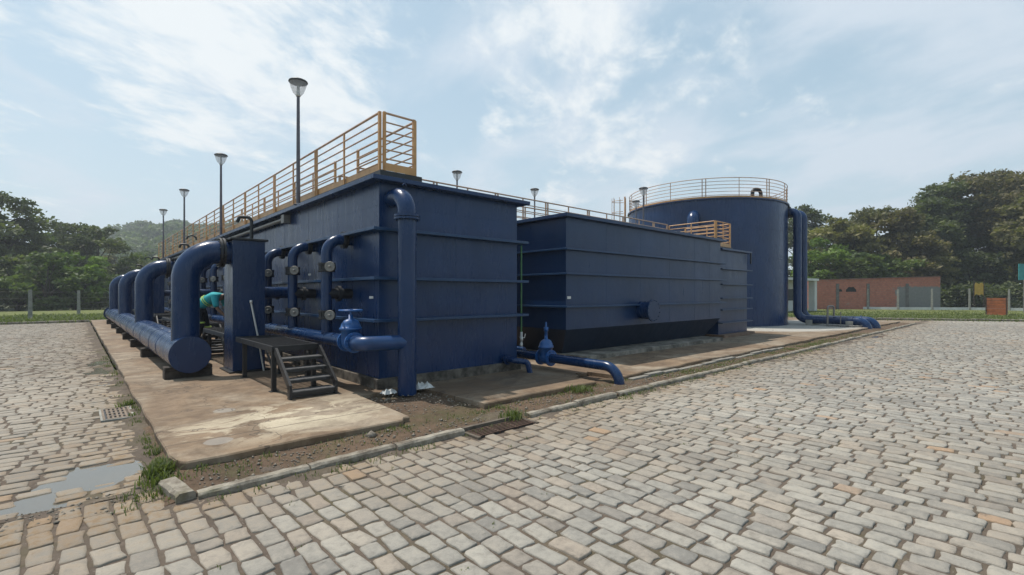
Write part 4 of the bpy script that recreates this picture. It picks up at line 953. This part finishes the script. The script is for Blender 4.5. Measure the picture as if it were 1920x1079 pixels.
# ------------------------------------------------------------------ worker
def skin_mesh(name, verts, edges, radii, mat, parent, sub=2, root=0):
    me = bpy.data.meshes.new(name); off = parent_loc(parent)
    me.from_pydata([tuple(Vector(v)-off) for v in verts], edges, []); me.materials.append(mat)
    o = bpy.data.objects.new(name, me); COL.objects.link(o); o.parent = parent
    sk = o.modifiers.new('skin', 'SKIN'); sk.use_smooth_shade = True
    if not me.skin_vertices: bpy.context.view_layer.update()
    for i, r in enumerate(radii):
        d = me.skin_vertices[0].data[i]; d.radius = r if isinstance(r, tuple) else (r, r); d.use_root = (i == root)
    sb = o.modifiers.new('sub', 'SUBSURF'); sb.levels = sub; sb.render_levels = sub
    return o
def worker():
    B = Vector((2.25, 13.76, .342)); f = Vector((.80, -.60, 0)); l = Vector((.60, .80, 0)); z = Vector((0, 0, 1))
    t = thing('person', B, 'worker in a teal shirt with lime bands bending over a valve riser', 'person')
    P = lambda a, b, c: B+f*a+l*b+z*c
    hip = P(0, 0, .92)
    V = [hip, P(.14, 0, 1.05), P(.32, 0, 1.15), P(.46, 0, 1.20), P(.55, 0, 1.20), P(.61, 0, 1.19), P(.70, 0, 1.15)]
    Rr = [(.055, .05), (.10, .08), (.135, .11), (.11, .085), .055, .085, .095]
    Eg = [(0, 1), (1, 2), (2, 3), (3, 4), (4, 5), (5, 6)]
    def ch(start, pts, rs):
        p = start
        for q, r in zip(pts, rs): V.append(q); Rr.append(r); Eg.append((p, len(V)-1)); p = len(V)-1
        return p
    for s in (-1, 1):
        ch(0, [P(-.01, .10*s, .86), P(.09, .12*s, .48), P(.0+.05*s, .13*s, .10), P(.03+.05*s, .13*s, .045), P(.17+.05*s, .14*s, .03)], [.05, .045, .042, .04, .03])
        w = ch(3, [P(.44, .18*s, 1.17), P(.50, .22*s, .90), P(.66, .16*s, .72), P(.70, .14*s, .69)], [.06, .042, .030, (.036, .018)])
        for k in range(4):
            ch(w, [P(.745, .14*s+(k-1.5)*.019, .66), P(.775-.004*abs(k-1.5), .14*s+(k-1.5)*.02, .63), P(.77, .14*s+(k-1.5)*.02, .605-.004*k)], [.009, .0085, .007])
        ch(w, [P(.70, .14*s-.04*s, .67), P(.735, .14*s-.055*s, .645)], [.010, .008])
    skin_mesh('body', V, Eg, Rr, SKIN, t)
    sv = [P(-.09, 0, .85), P(-.05, 0, .93), P(.06, 0, 1.02), P(.2, 0, 1.11), P(.34, 0, 1.18), P(.46, 0, 1.215), P(.53, 0, 1.21)]; sr = [(.16, .125), (.165, .125), (.172, .135), (.178, .14), (.18, .14), (.14, .105), .07]; se = [(i, i+1) for i in range(6)]
    for s in (-1, 1):
        sv += [P(.43, .19*s, 1.18), P(.47, .225*s, 1.02), P(.50, .23*s, .92)]; k = len(sv); se += [(5, k-3), (k-3, k-2), (k-2, k-1)]; sr += [.09, .075, .07]
    sh = skin_mesh('shirt', sv, se, sr, SHIRT, t)
    for (a, c, rr) in ((.085, 1.04, .178), (.125, 1.065, .18)):
        ax = Vector((f.x*.83, f.y*.83, .55)).normalized(); ctr = P(a+.06, 0, c+.03); u = l; w_ = ax.cross(u)
        m = MB(); m.tube([ctr+u*rr*math.cos(q)+w_*(rr*.80)*math.sin(q) for q in np.linspace(0, 2*math.pi, 29)[:-1]], .009, 6, False, 0, True); m.build('reflective_band', HIVIS, t)
    tv = [P(-.02, 0, .92), P(.05, 0, 1.0)]; tr = [(.16, .125), (.15, .12)]; te = [(0, 1)]
    for s in (-1, 1):
        b = len(tv); tv += [P(-.01, .10*s, .80), P(.085, .12*s, .47), P(.0+.05*s, .13*s, .09)]; te += [(0, b), (b, b+1), (b+1, b+2)]; tr += [.115, .085, .07]
    skin_mesh('trousers', tv, te, tr, TROUS, t)
    for s in (-1, 1):
        m = MB(); c_ = P(.07+.012*s, .122*s, .50-.06*s); m.tube([c_+Vector((.094*math.cos(q), .094*math.sin(q), 0)) for q in np.linspace(0, 2*math.pi, 25)[:-1]], .020, 8, False, 0, True); m.build('reflective_band', HIVIS, t)
        skin_mesh('boot', [P(-.02+.05*s, .13*s, .12), P(-.01+.05*s, .13*s, .05), P(.08+.05*s, .137*s, .04), P(.2+.05*s, .145*s, .03)], [(0, 1), (1, 2), (2, 3)], [.06, .05, .046, .036], BOOT, t)
    # hair cap and face
    hc = P(.665, 0, 1.185); d_ = Vector((f.x*.8, f.y*.8, -.35)).normalized()
    m = MB(); m.lathe(hc-d_*.04, [(.0, .135), (.05, .125), (.085, .09), (.102, .03), (.10, -.02), (.08, -.06)], 18, d_); m.build('hair', HAIR, t)
    fd = Vector((f.x*.35, f.y*.35, -.92)).normalized()
    m = MB(); fc = P(.70, 0, 1.15)+fd*.085
    m.lathe(fc, [(.018, 0), (.012, .02), (0, .028)], 10, fd)
    for s in (-1, 1): m.lathe(P(.66, .095*s, 1.16), [(.028, 0), (.02, .012), (0, .016)], 10, l*s)
    m.build('nose_and_ears', SKIN, t)
    m = MB()
    for s in (-1, 1): m.lathe(fc+l*.032*s+Vector((f.x, f.y, .3)).normalized()*.03-fd*.008, [(.011, 0), (.008, .006), (0, .008)], 8, fd)
    m.build('eyes', HAIR, t)
    m = MB(); mc = fc-Vector((f.x, f.y, .3)).normalized()*.035-fd*.006; m.tube([mc-l*.022, mc+l*.022], .006, 8); m.build('mouth', plain('lip_tone', (.20, .08, .06), .5, .1), t)
worker()

# ------------------------------------------------------------------ far buildings and fences on the right
def local_frame(p0, p1):
    d = Vector((p1[0]-p0[0], p1[1]-p0[1], 0)); return d.length, math.atan2(d.y, d.x)
BB = thing('brick_shed', (54.6, 15.3, 0), 'long low red block shed with a grey rendered patch beyond the lawn', 'building')
L_, an = local_frame((54.6, 15.3), (63.98, 6.68)); BB.rotation_euler = (0, 0, an)
def child(m, name, mat, parent, bevel=0):     # mesh already in the parent's local frame
    me_o = m.build(name, mat, None, bevel); me_o.parent = parent; return me_o
m = MB(); z0, z1 = 2.95, 3.3
m.add([(0, 0, -.1), (L_, 0, -.1), (L_, 5, -.1), (0, 5, -.1), (0, 0, z0), (L_, 0, z1), (L_, 5, z1), (0, 5, z0)], [(4, 5, 6, 7), (0, 1, 5, 4), (1, 2, 6, 5), (2, 3, 7, 6), (3, 0, 4, 7)]); child(m, 'wall', BRICK, BB)
for x in (2.35, 5.4, 9.3):
    m = MB(); m.box(x, x+.28, -.05, -.004, -.05, 2.6); child(m, 'pillar', plain('grey_pillar', (.20, .19, .18), .9, .4, 4, .3) if x == 2.35 else MATS['grey_pillar'], BB)
m = MB(); m.box(L_+.002, L_+.02, 0, 5, 0, 3.2); child(m, 'rendered_end', plain('grey_render', (.24, .25, .26), .9, .4, 2, .2), BB)
m = MB(); m.bar((0, -.03, z0+.03), (L_, -.03, z1+.03), .14, .06); child(m, 'wall_coping', plain('coping_grey', (.27, .17, .14), .9, .4, 3, .2), BB)
for cx, w, hgt, zb in ((2.75, .45, .26, 1.80), (3.85, 1.05, .50, 1.78)):
    m = MB(); n = 14; pts = [(cx+w/2*math.cos(a), -.006, zb+hgt*math.sin(a)**.8+.04*math.sin(7*a)) for a in np.linspace(0, math.pi, n)]
    m.add(pts+[(p_[0], -.002, p_[2]) for p_ in pts], [tuple(range(n)), tuple(range(n, 2*n))[::-1]]+[(i, (i+1) % n, n+(i+1) % n, n+i) for i in range(n)]); child(m, 'sprayed_mark', GRAFF, BB)
WB = thing('white_kiosk', (43.0, 13.9, 0), 'small white building with square pillars behind the round tank', 'building')
L2, an2 = local_frame((42.95, 14.1), (49.6, 13.6)); WB.location = (42.95, 14.1, 0); WB.rotation_euler = (0, 0, an2)
m = MB(); m.box(-.5, 6.6, 1.2, 5, 0, 2.75); child(m, 'wall', WHITEW, WB)
m = MB(); m.box(-.7, 6.9, -.15, 5.2, 2.75, 2.95); child(m, 'roof_slab', WHITEW, WB)
for x in (-.25, 6.3):
    m = MB(); m.box(x, x+.55, 0, .5, 0, 2.75); child(m, 'pillar', WHITEW, WB)
m = MB(); m.box(1.6, 2.5, 1.14, 1.198, .05, 2.1); d_ = child(m, 'door', plain('grey_green_door', (.16, .22, .19), .6, .3, 4, .1), WB)
m = MB(); m.box(3.8, 4.9, 1.14, 1.198, 1.0, 2.0); child(m, 'window', plain('dark_window', (.03, .04, .05), .15, .2, 4, .02), WB)
m = MB(); m.box(6.6, 7.6, 1.5, 1.7, 2.1, 2.25); child(m, 'side_beam', WHITEW, WB)
FR = thing('post_fence', (60.0, 10.0, 0), 'pale concrete post fence on a low white wall before the red shed', 'fence')
ptsf = [(56.8, 14.4), (58.6, 11.55), (59.1, 9.25), (60.9, 6.95), (63.2, 4.5), (64.0, 1.9), (64.6, -1.2)]
for i, (x, y) in enumerate(ptsf):
    m = MB(); hh = 2.05+.05*math.sin(i*2.2); m.frustum([(x-.09, y-.09, 0), (x+.09, y-.09, 0), (x+.09, y+.09, 0), (x-.09, y+.09, 0)], [(x-.07, y-.07, hh), (x+.07, y-.07, hh), (x+.07, y+.07, hh), (x-.07, y+.07, hh)]); m.build('post', POSTC, FR, .015)
m = MB()
for a, b in zip(ptsf[:-1], ptsf[1:]):
    d = (Vector(b)-Vector(a)).normalized(); m.bar((a[0]+d.x*.1, a[1]+d.y*.1, .13), (b[0]-d.x*.1, b[1]-d.y*.1, .13), .12, .3)
m.build('base_wall', WHITEW, FR)
m = MB()
for z in (.6, 1.0, 1.4, 1.8):
    for a, b in zip(ptsf[:-1], ptsf[1:]): m.tube([(a[0], a[1], z), (b[0], b[1], z)], .003, 5)
m.build('wire', GALV, FR)
FL = thing('post_fence', (-1, 41, 0), 'thin concrete post and wire fence before the left trees', 'fence')
ptl = [(-9.5, 39.4), (-5.5, 39.8), (-1.96, 40.0), (.18, 46.0), (2.4, 52.0)]
for i, (x, y) in enumerate(ptl):
    m = MB(); hh = 1.82; m.frustum([(x-.10, y-.10, 0), (x+.10, y-.10, 0), (x+.10, y+.10, 0), (x-.10, y+.10, 0)], [(x-.08, y-.08, hh), (x+.08, y-.08, hh), (x+.08, y+.08, hh), (x-.08, y+.08, hh)]); m.build('post', POSTC, FL, .015)
m = MB()
for z in (.5, .9, 1.3, 1.7):
    for a, b in zip(ptl[:-1], ptl[1:]): m.tube([(a[0], a[1], z), (b[0], b[1], z)], .003, 5)
m.build('wire', GALV, FL)
OB = thing('orange_crate', (50.9, 2.2, 0), 'worn orange brown crate standing on the lawn before the fence', 'crate')
m = MB(); m.box(50.3, 51.4, 1.6, 2.7, .02, .08)
for z in np.arange(.1, 1.3, .2): m.box(50.3, 51.4, 1.6, 1.66, z, z+.17); m.box(50.3, 50.36, 1.66, 2.7, z, z+.17); m.box(51.34, 51.4, 1.66, 2.7, z, z+.17); m.box(50.36, 51.34, 2.64, 2.7, z, z+.17)
m.build('slatted_sides', ORB, OB)
for x in (50.29, 51.35):
    for y in (1.59, 2.65):
        m = MB(); m.box(x, x+.07, y, y+.07, .0, 1.32); m.build('corner_post', RUST, OB)
SG = thing('teal_sign', (58.62, .86, 0), 'teal panel on a post at the right edge before the trees', 'sign')
m = MB(); m.tube([(58.62, .86, 0), (58.62, .86, 4.0)], .06, 10); m.build('post', GALV, SG)
m = MB(); m.bar((58.15, 1.17, 3.42), (58.94, .44, 3.42), .06, 1.35); m.build('panel', TEALM, SG)
YS = thing('yellow_tarp', (64.5, 3.0, 0), 'small yellow sheet hung on a wooden frame behind the posts', 'tarp')
m = MB(); n = 8
m.add([(64.0+i*.13, 4.2-i*.08, z-(.12 if (i in (0, 7)) else .0)+.06*math.sin(i*1.3)) for z in (1.5, 2.6) for i in range(n)], [(i, i+1, n+i+1, n+i) for i in range(n-1)]); o = m.build('sheet', YEL, YS); o.modifiers.new('thick', 'SOLIDIFY').thickness = .02
m = MB(); m.bar((64.0, 4.25, 0), (64.0, 4.25, 2.9), .08); m.bar((64.95, 3.62, 0), (64.95, 3.62, 2.9), .08); m.build('frame', BLOCK, YS)

# ------------------------------------------------------------------ trees
def leaf_cloud(blobs, per, size, seed, up=.35):
    """blobs: (x,y,z,rx,ry,rz,tone). diamond leaf sprays through each blob's volume, denser at the shell"""
    r = np.random.default_rng(seed); C = []; T = []
    for (x, y, z, rx, ry, rz, tn) in blobs:
        n = max(8, int(per*(rx*ry*rz)**(2/3)))
        d = r.normal(size=(n, 3)); d /= np.linalg.norm(d, axis=1)[:, None]; d[:, 2] = np.where((d[:, 2] < 0) & (r.random(n) < up), -d[:, 2], d[:, 2])
        rad = r.beta(3.2, 1.3, n)*(1+.30*(r.random(n)-.4)); lump = 1+.22*np.sin(d[:, 0]*5+tn*9)*np.sin(d[:, 1]*6+x)*np.sin(d[:, 2]*5+y)
        C.append(np.array([x, y, z])+d*(rad*lump)[:, None]*np.array([rx, ry, rz]))
        T.append(np.clip(tn+r.normal(0, .16, n), 0, 1))
    C = np.concatenate(C); T = np.concatenate(T); n = len(C)
    a = r.normal(size=(n, 3)); a[:, 2] *= .6; a /= np.linalg.norm(a, axis=1)[:, None]
    b = r.normal(size=(n, 3)); b[:, 2] *= .7; b -= a*(a*b).sum(1)[:, None]; b /= np.linalg.norm(b, axis=1)[:, None]
    s = size*r.uniform(.5, 1.3, n)[:, None]; a *= s; b *= s*r.uniform(.35, .7, n)[:, None]
    V = np.stack([C-a, C-b+a*.1, C+a, C+b+a*.1], 1).reshape(-1, 3)
    Q = np.arange(4*n).reshape(-1, 4); tone = np.zeros((n, 4)); tone[:, 0] = T; tone[:, 3] = 1
    return V, Q, np.repeat(tone, 4, 0)
def tree(x, y, h, w, kind, label, low=.12, nb=26, per=150, size=.30, seed=0, flat=.8, name='tree', gap=1.0, lean=(0, 0), trunk=True):
    r = random.Random(seed*77+5); t = thing(name, (x, y, 0), label, 'tree', 'trees round the yard')
    blobs = []
    limbs = []
    for i in range(nb):
        for _ in range(30):
            a = r.uniform(0, 2*math.pi); q = math.sqrt(r.random()); v = r.random()
            prof = (math.sin(math.pi*min(1, max(.06, v*.86+.10)))**.7) if flat < 1 else (.35+.65*v**.6)*(1 if v < .9 else .75)
            zz = h*(low+(1-low)*v*.94); rr = w/2*q*prof
            if all((rr*math.cos(a)-b[0]+x)**2+(rr*math.sin(a)-b[1]+y)**2+(zz-b[2])**2 > (w*.13*gap)**2 for b in blobs): break
        br = w*r.uniform(.10, .18); blobs.append((x+rr*math.cos(a)+lean[0]*v, y+rr*math.sin(a)+lean[1]*v, zz, br*1.15, br*1.15, br*r.uniform(.55, .8), min(1, max(0, r.gauss(.45, .22)))))
    V, Q, T = leaf_cloud(blobs, per, size, seed+100)
    V = V-np.array([x, y, 0])
    npmesh('crown', V, Q, LEAF[kind], t, T)
    if trunk:
        m = MB(); rw = max(.10, w*.028); pts = [(x, y, -.1), (x+r.uniform(-.2, .2), y+r.uniform(-.2, .2), h*low*.6+.4), (x+r.uniform(-.4, .4)+lean[0]*.2, y+r.uniform(-.4, .4)+lean[1]*.2, h*(low+.25)), (x+lean[0]*.5, y+lean[1]*.5, h*.78)]
        m.tube(pts, [rw*1.35, rw, rw*.8, rw*.2], 10)
        for b in r.sample(blobs, min(len(blobs), 11)):
            k = r.choice([1, 2]); s = Vector(pts[k]); e = Vector(b[:3]); mid = s.lerp(e, .5)+Vector((r.uniform(-.3, .3), r.uniform(-.3, .3), .12*h*r.uniform(0, .6)))
            m.tube([s, mid, e], [rw*.5, rw*.33, rw*.08], 7)
        m.build('trunk', TRUNK, t)
    return t
F2 = Vector((math.cos(HEAD), math.sin(HEAD))); R2 = Vector((math.sin(HEAD), -math.cos(HEAD)))
def at(u, d): q = F2*d+R2*(u*d); return q.x, q.y      # bearing (tangent) and distance -> ground place
RT = [  # bearing, distance, height, width, kind, low, label
    (.605, 78, 16.0, 9.0, 'dark', .1, 'dark green tree just right of the round tank, behind the others'),
    (.635, 60, 8.6, 7.5, 'bright', .05, 'yellowish green tree right behind the overflow pipes'),
    (.690, 62, 11.6, 9.0, 'olive', .05, 'olive tree rising above the left half of the red shed'),
    (.760, 64, 13.6, 9.5, 'olive', .08, 'taller olive tree above the middle of the red shed'),
    (.725, 57, 6.5, 7.0, 'mid', .02, 'low green tree close behind the left half of the red shed'),
    (.815, 60, 12.6, 8.0, 'rust', .06, 'brownish green tree above the right half of the red shed'),
    (.790, 58.5, 6.5, 7.0, 'mid', .02, 'low green tree close behind the middle of the red shed'),
    (.870, 63, 14.4, 9.0, 'dark', .10, 'dark tree above the right end of the red shed'),
    (.860, 59, 7.0, 7.0, 'olive', .02, 'low olive tree behind the right end of the red shed'),
    (.930, 66, 17.2, 11.0, 'dark', .30, 'tall dark spreading tree with bare limbs showing below its crown'),
    (1.03, 64, 18.0, 12.5, 'rust', .28, 'broad brownish tree at the right edge, the highest of the grove'),
    (1.095, 55, 14.0, 8.0, 'olive', .3, 'olive tree cut by the right edge of the view'),
    (.955, 61, 7.5, 8.0, 'dark', .02, 'low dark tree behind the fence right of the shed'),
    (1.03, 70, 8.0, 9.0, 'mid', .02, 'low green tree far behind the yellow sheet'),
]
for i, (u, d, h, w, k, low, lb) in enumerate(RT):
    x, y = at(u, d); tree(x, y, h, w, k, lb, low, 44 if h > 9 else 26, 200, .27, 200+i, .8 if low < .2 else 1.2)
LT = [
    (-1.075, 52, 12.4, 8.5, 'dark', .45, 'open crowned dark tree at the far left edge, branches against sky'),
    (-1.03, 55, 9.6, 7.5, 'dark', .05, 'dark tree below the open crown at the left edge'),
    (-.985, 60, 9.0, 8.0, 'mid', .05, 'mid green tree between the open crowned tree and the long dark one'),
    (-.915, 64, 11.2, 8.5, 'dark', .08, 'dark rounded tree highest in the middle of the left grove'),
    (-.86, 62, 10.6, 7.6, 'dark', .08, 'dark tree at the right end of the left grove'),
    (-.905, 49, 6.0, 6.2, 'bright', .02, 'bright green bushy tree behind the second fence post'),
    (-.965, 46, 5.4, 6.0, 'mid', .02, 'green bushy tree between the two left fence posts'),
    (-1.03, 47, 5.2, 6.5, 'dark', .02, 'low dark bush behind the first left fence post'),
    (-.86, 52, 4.4, 4.6, 'mid', .02, 'low green bush by the far end of the header pipe'),
    (-.80, 66, 7.0, 7.0, 'mid', .02, 'pale green tree behind the far end of the orange railing'),
    (-.815, 90, 11.5, 8.0, 'olive', .05, 'distant olive tree over the far arch pipe'),
    (-.94, 80, 13.5, 8.0, 'dark', .1, 'dark tree behind the left grove with its top in the sky'),
    (-.77, 110, 13, 9.0, 'mid', .02, 'distant green tree below the smallest lamp'),
]
for i, (u, d, h, w, k, low, lb) in enumerate(LT):
    x, y = at(u, d); tree(x, y, h, w, k, lb, low, 24, 190, .25, 300+i, .8 if low < .3 else 1.2, gap=1.0 if low < .3 else 1.35)
# undergrowth behind the fences: one uncountable mass each
def underwood(name, runs, label, seed, kind='dark'):
    r = random.Random(seed); bl = []
    for (u0, d0, u1, d1, n, hh) in runs:
        for i in range(n):
            s = (i+r.random())/n; x, y = at(u0+(u1-u0)*s, d0+(d1-d0)*s+r.uniform(-1.5, 1.5)); bl.append((x, y, r.uniform(.3, hh), r.uniform(.8, 1.6), r.uniform(.8, 1.6), r.uniform(.6, 1.1), r.uniform(.1, .7)))
    V, Q, T = leaf_cloud(bl, 120, .2, seed); o = npmesh(name, V, Q, LEAF[kind], None, T); tag(o, label, 'undergrowth', None, 'stuff')
underwood('undergrowth', [(-1.10, 48, -.84, 52, 46, 2.2), (-1.1, 56, -.8, 62, 40, 4.5)], 'dark tangled undergrowth below the left trees', 5)
underwood('undergrowth', [(.60, 64, .92, 66, 40, 5), (.88, 56, 1.12, 52, 34, 2.2), (.92, 70, 1.1, 68, 30, 6)], 'dark tangled undergrowth below the right trees', 6)
# wooded hill far left
def hill():
    xs = np.linspace(-1, 1, 60); u = np.linspace(-1.3, .2, 70); dd = np.linspace(110, 420, 40)
    U, D = np.meshgrid(u, dd, indexing='ij'); 
    def hz(U, D):
        prof = np.exp(-((U+.72)/.34)**2)*.9+.35*np.exp(-((U+.35)/.25)**2); rise = np.clip((D-110)/190, 0, 1); rise = rise*rise*(3-2*rise)
        return -.3+40*prof*rise+(fbm(U*14, D*.03, 90, 4)-.45)*9*rise
    Z = hz(U, D); X = F2.x*D+R2.x*U*D; Y = F2.y*D+R2.y*U*D; ny = len(dd)
    i, j = np.meshgrid(np.arange(len(u)-1), np.arange(ny-1), indexing='ij'); b = (i*ny+j).ravel()
    tag(npmesh('hill', np.stack([X, Y, Z], -1), np.stack([b, b+1, b+ny+1, b+ny], -1), FARG, smooth=True), kind='structure')
    r = random.Random(9); bl = []
    for i in range(1500):
        uu = r.uniform(-1.2, -.3); d = r.uniform(115, 330); x, y = at(uu, d); z = float(hz(np.array(uu), np.array(d)))
        s = r.uniform(2.0, 4.6); bl.append((x, y, z+s*.8, s, s, s*r.uniform(.7, 1.2), min(1, max(0, r.gauss(.4, .25)))))
    V, Q, T = leaf_cloud(bl, 26, 1.0, 19); o = npmesh('forest', V, Q, LEAF['mid'], None, T); tag(o, 'far wooded hillside rising behind the orange railing', 'forest', None, 'stuff')
    x, y = at(-.722, 190); z = float(hz(np.array(-.722), np.array(190.)))
    hs = thing('hillside_house', (x, y, z), 'tiny pale house with a red roof on the wooded hill', 'house')
    m = MB(); m.box(x-1.6, x+1.6, y-1.5, y+1.5, z-2, z+5.2); m.build('wall', WHITEW, hs)
    m = MB(); m.add([(x-1.9, y-1.8, z+5.21), (x+1.9, y-1.8, z+5.21), (x+1.9, y+1.8, z+5.21), (x-1.9, y+1.8, z+5.21), (x-1.9, y, z+6.4), (x+1.9, y, z+6.4)], [(0, 1, 5, 4), (2, 3, 4, 5), (0, 4, 3), (1, 2, 5), (0, 3, 2, 1)]); m.build('roof', plain('red_roof_tile', (.20, .08, .055), .9, .3, 2, .2), hs)
hill()

# ------------------------------------------------------------------ weeds and grass
def blades(name, spots, label, seed, hgt=(.04, .12), w=.006):
    r = np.random.default_rng(seed); V = []; T = []
    for (x, y, z, n, rad, hs) in spots:
        px = x+r.normal(0, rad, n); py = y+r.normal(0, rad, n); an = r.uniform(0, 2*math.pi, n); h = r.uniform(*hgt, n)*hs; ln = r.uniform(.2, .9, n)*h
        wx, wy = np.cos(an+1.57)*w*hs**.5, np.sin(an+1.57)*w*hs**.5; lx, ly = np.cos(an)*ln, np.sin(an)*ln
        zz = np.full(n, z)
        b0 = np.stack([px-wx, py-wy, zz], -1); b1 = np.stack([px+wx, py+wy, zz], -1)
        m1 = np.stack([px+lx*.4+wx*.8, py+ly*.4+wy*.8, zz+h*.65], -1); m0 = np.stack([px+lx*.4-wx*.8, py+ly*.4-wy*.8, zz+h*.65], -1)
        t = np.stack([px+lx, py+ly, zz+h*.92], -1)
        V.append(np.stack([b0, b1, m1, m0, t], 1)); T.append(np.repeat(np.clip(r.normal(.5, .25, n), 0, 1)[:, None], 5, 1))
    V = np.concatenate(V); T = np.concatenate(T); n = len(V); b = np.arange(n)[:, None]*5
    tone = np.zeros((n, 5, 4)); tone[:, :, 0] = T; tone[..., 3] = 1
    o = npmesh(name, V.reshape(-1, 3), b+np.array([[0, 1, 2, 3]]), GRASS, None, tone.reshape(-1, 4), tris=b+np.array([[3, 2, 4]]))
    return tag(o, label, 'grass', None, 'stuff')
r = random.Random(4); sp = []
for i in range(40): y = 5.2+r.random()**2*3.6; sp.append((.57+r.gauss(0, .028), y, .0, r.randint(10, 34), .03, r.uniform(.35, .95)))
for i in range(12): sp.append((.58+r.gauss(0, .05), 5.12+r.gauss(0, .12), .0, 40, .05, r.uniform(.8, 1.35)))
for i in range(26): sp.append((.45+r.gauss(0, .12), 4.75+r.gauss(0, .14), .0, 14, .05, r.uniform(.3, .7)))
for i in range(26): sp.append((.56+r.gauss(0, .04), r.uniform(9, 16), .0, 12, .04, r.uniform(.3, .6)))
blades('grass', sp, 'green grass growing along the left edge of the slab', 1)
sp = []
for i in range(90): x = .8+r.random()*9; sp.append((x, 4.36+r.gauss(0, .05), -.01, r.randint(5, 22), .05, r.uniform(.25, .6)))
for i in range(110): x = .8+r.random()*8; sp.append((x, 5.0+r.gauss(0, .06), .03, r.randint(5, 18), .045, r.uniform(.25, .6)))
for i in range(70): x = .75+r.random()*6; sp.append((x, r.uniform(4.55, 5.0), .03, r.randint(3, 12), .05, r.uniform(.2, .45)))
for i in range(5): sp.append((4.12+r.gauss(0, .05), 4.52+r.gauss(0, .04), .02, 34, .06, r.uniform(.9, 1.3)))
for i in range(5): sp.append((5.9+r.gauss(0, .18), 4.95+r.gauss(0, .05), .04, 34, .06, r.uniform(.8, 1.2)))
blades('grass', sp, 'patchy weeds growing on the soil strip and along the kerb', 2)
sp = []
for i in range(170): x = r.choice([r.uniform(8.3, 11), r.uniform(11, 22), r.gauss(17, 2)]); sp.append((x, 4.62+abs(r.gauss(0, .12)), .03, r.randint(10, 30), .10, r.uniform(.25, .55)))
for i in range(80): x = r.uniform(5, 16); sp.append((x, 4.33+r.gauss(0, .05), -.01, r.randint(6, 22), .06, r.uniform(.25, .55)))
blades('grass', sp, 'short turf on the soil strip before the second tank', 3)
sp = []
for i in range(60): sp.append((r.uniform(.3, 11), r.uniform(2.0, 4.3), -.02, r.randint(4, 9), .018, r.uniform(.25, .5)))
blades('grass', sp, 'tiny weeds sprouting from joints of the front paving', 8)
sp = []
for i in range(1500):
    s = r.random(); q = r.random(); x = 33.4+8*s+q*r.uniform(0, 24); y = 12-13*s+q*r.uniform(-2, 5); sp.append((x, y, .0, 14, .5, r.uniform(.8, 1.5)))
for i in range(1200): sp.append((r.uniform(-9, 5), 36.6+r.random()**1.3*10, .0, 16, .45, r.uniform(1.0, 3.0)))
blades('grass', sp, 'rough grass of the lawns beyond the road ends', 10, w=.016)

def gravel():
    r = np.random.default_rng(31); n = 2600
    x = np.concatenate([r.uniform(.75, 12, n-700), r.uniform(3.1, 4.1, 350), r.uniform(-1.5, .6, 350)]); y = np.concatenate([r.uniform(4.5, 5.08, n-700), r.uniform(5.2, 6.7, 350), r.normal(4.85, .12, 350)])
    z = np.concatenate([np.full(n-700, .030), np.full(350, .075), np.full(350, -.006)])
    z[:n-700] = .028+.05*(fbm(x[:n-700]*1.6, y[:n-700]*1.6, 71, 5)-.45)+.006-.03*np.exp(-((x[:n-700]-3.8)/.7)**2)
    z[n-350:] = gh(x[n-350:], y[n-350:])-.002
    sz = r.gamma(2.2, .0032, n)+.003
    base = np.array([(1, 0, 0), (.3, .9, 0), (-.8, .5, 0), (-.7, -.6, 0), (.4, -.9, 0), (.1, .05, .8), (-.2, 0, -.5)], float)
    V = base[None]*(1+r.normal(0, .22, (n, 7, 3))); an = r.uniform(0, 6.3, n); c, s_ = np.cos(an)[:, None], np.sin(an)[:, None]
    X = V[..., 0]*c-V[..., 1]*s_; Y = V[..., 0]*s_+V[..., 1]*c
    P = np.stack([X, Y, V[..., 2]], -1)*sz[:, None, None]+np.stack([x, y, z], -1)[:, None]
    f = np.array([(i, (i+1) % 5, 5) for i in range(5)]+[((i+1) % 5, i, 6) for i in range(5)])
    o = npmesh('gravel', P.reshape(-1, 3), None, plain('gravel_stone', (.30, .26, .21), .9, .5, 30, .3), tris=(np.arange(n)[:, None, None]*7+f[None]).reshape(-1, 3))
    tag(o, 'loose small gravel on the soil strip by the kerb', 'gravel', None, 'stuff')
gravel()
# ------------------------------------------------------------------ humid air
m = MB(); m.box(-620, 760, -330, 830, -1.4, 75)
hm, N_, L_2 = newmat('humid_air'); pv = N_.new('ShaderNodeVolumePrincipled'); oo = N_.new('ShaderNodeOutputMaterial')
pv.inputs['Color'].default_value = (.86, .92, 1.0, 1); pv.inputs['Density'].default_value = .0009; pv.inputs['Anisotropy'].default_value = .3
L_2.new(pv.outputs[0], oo.inputs['Volume']); tag(m.build('haze', hm), kind='stuff')
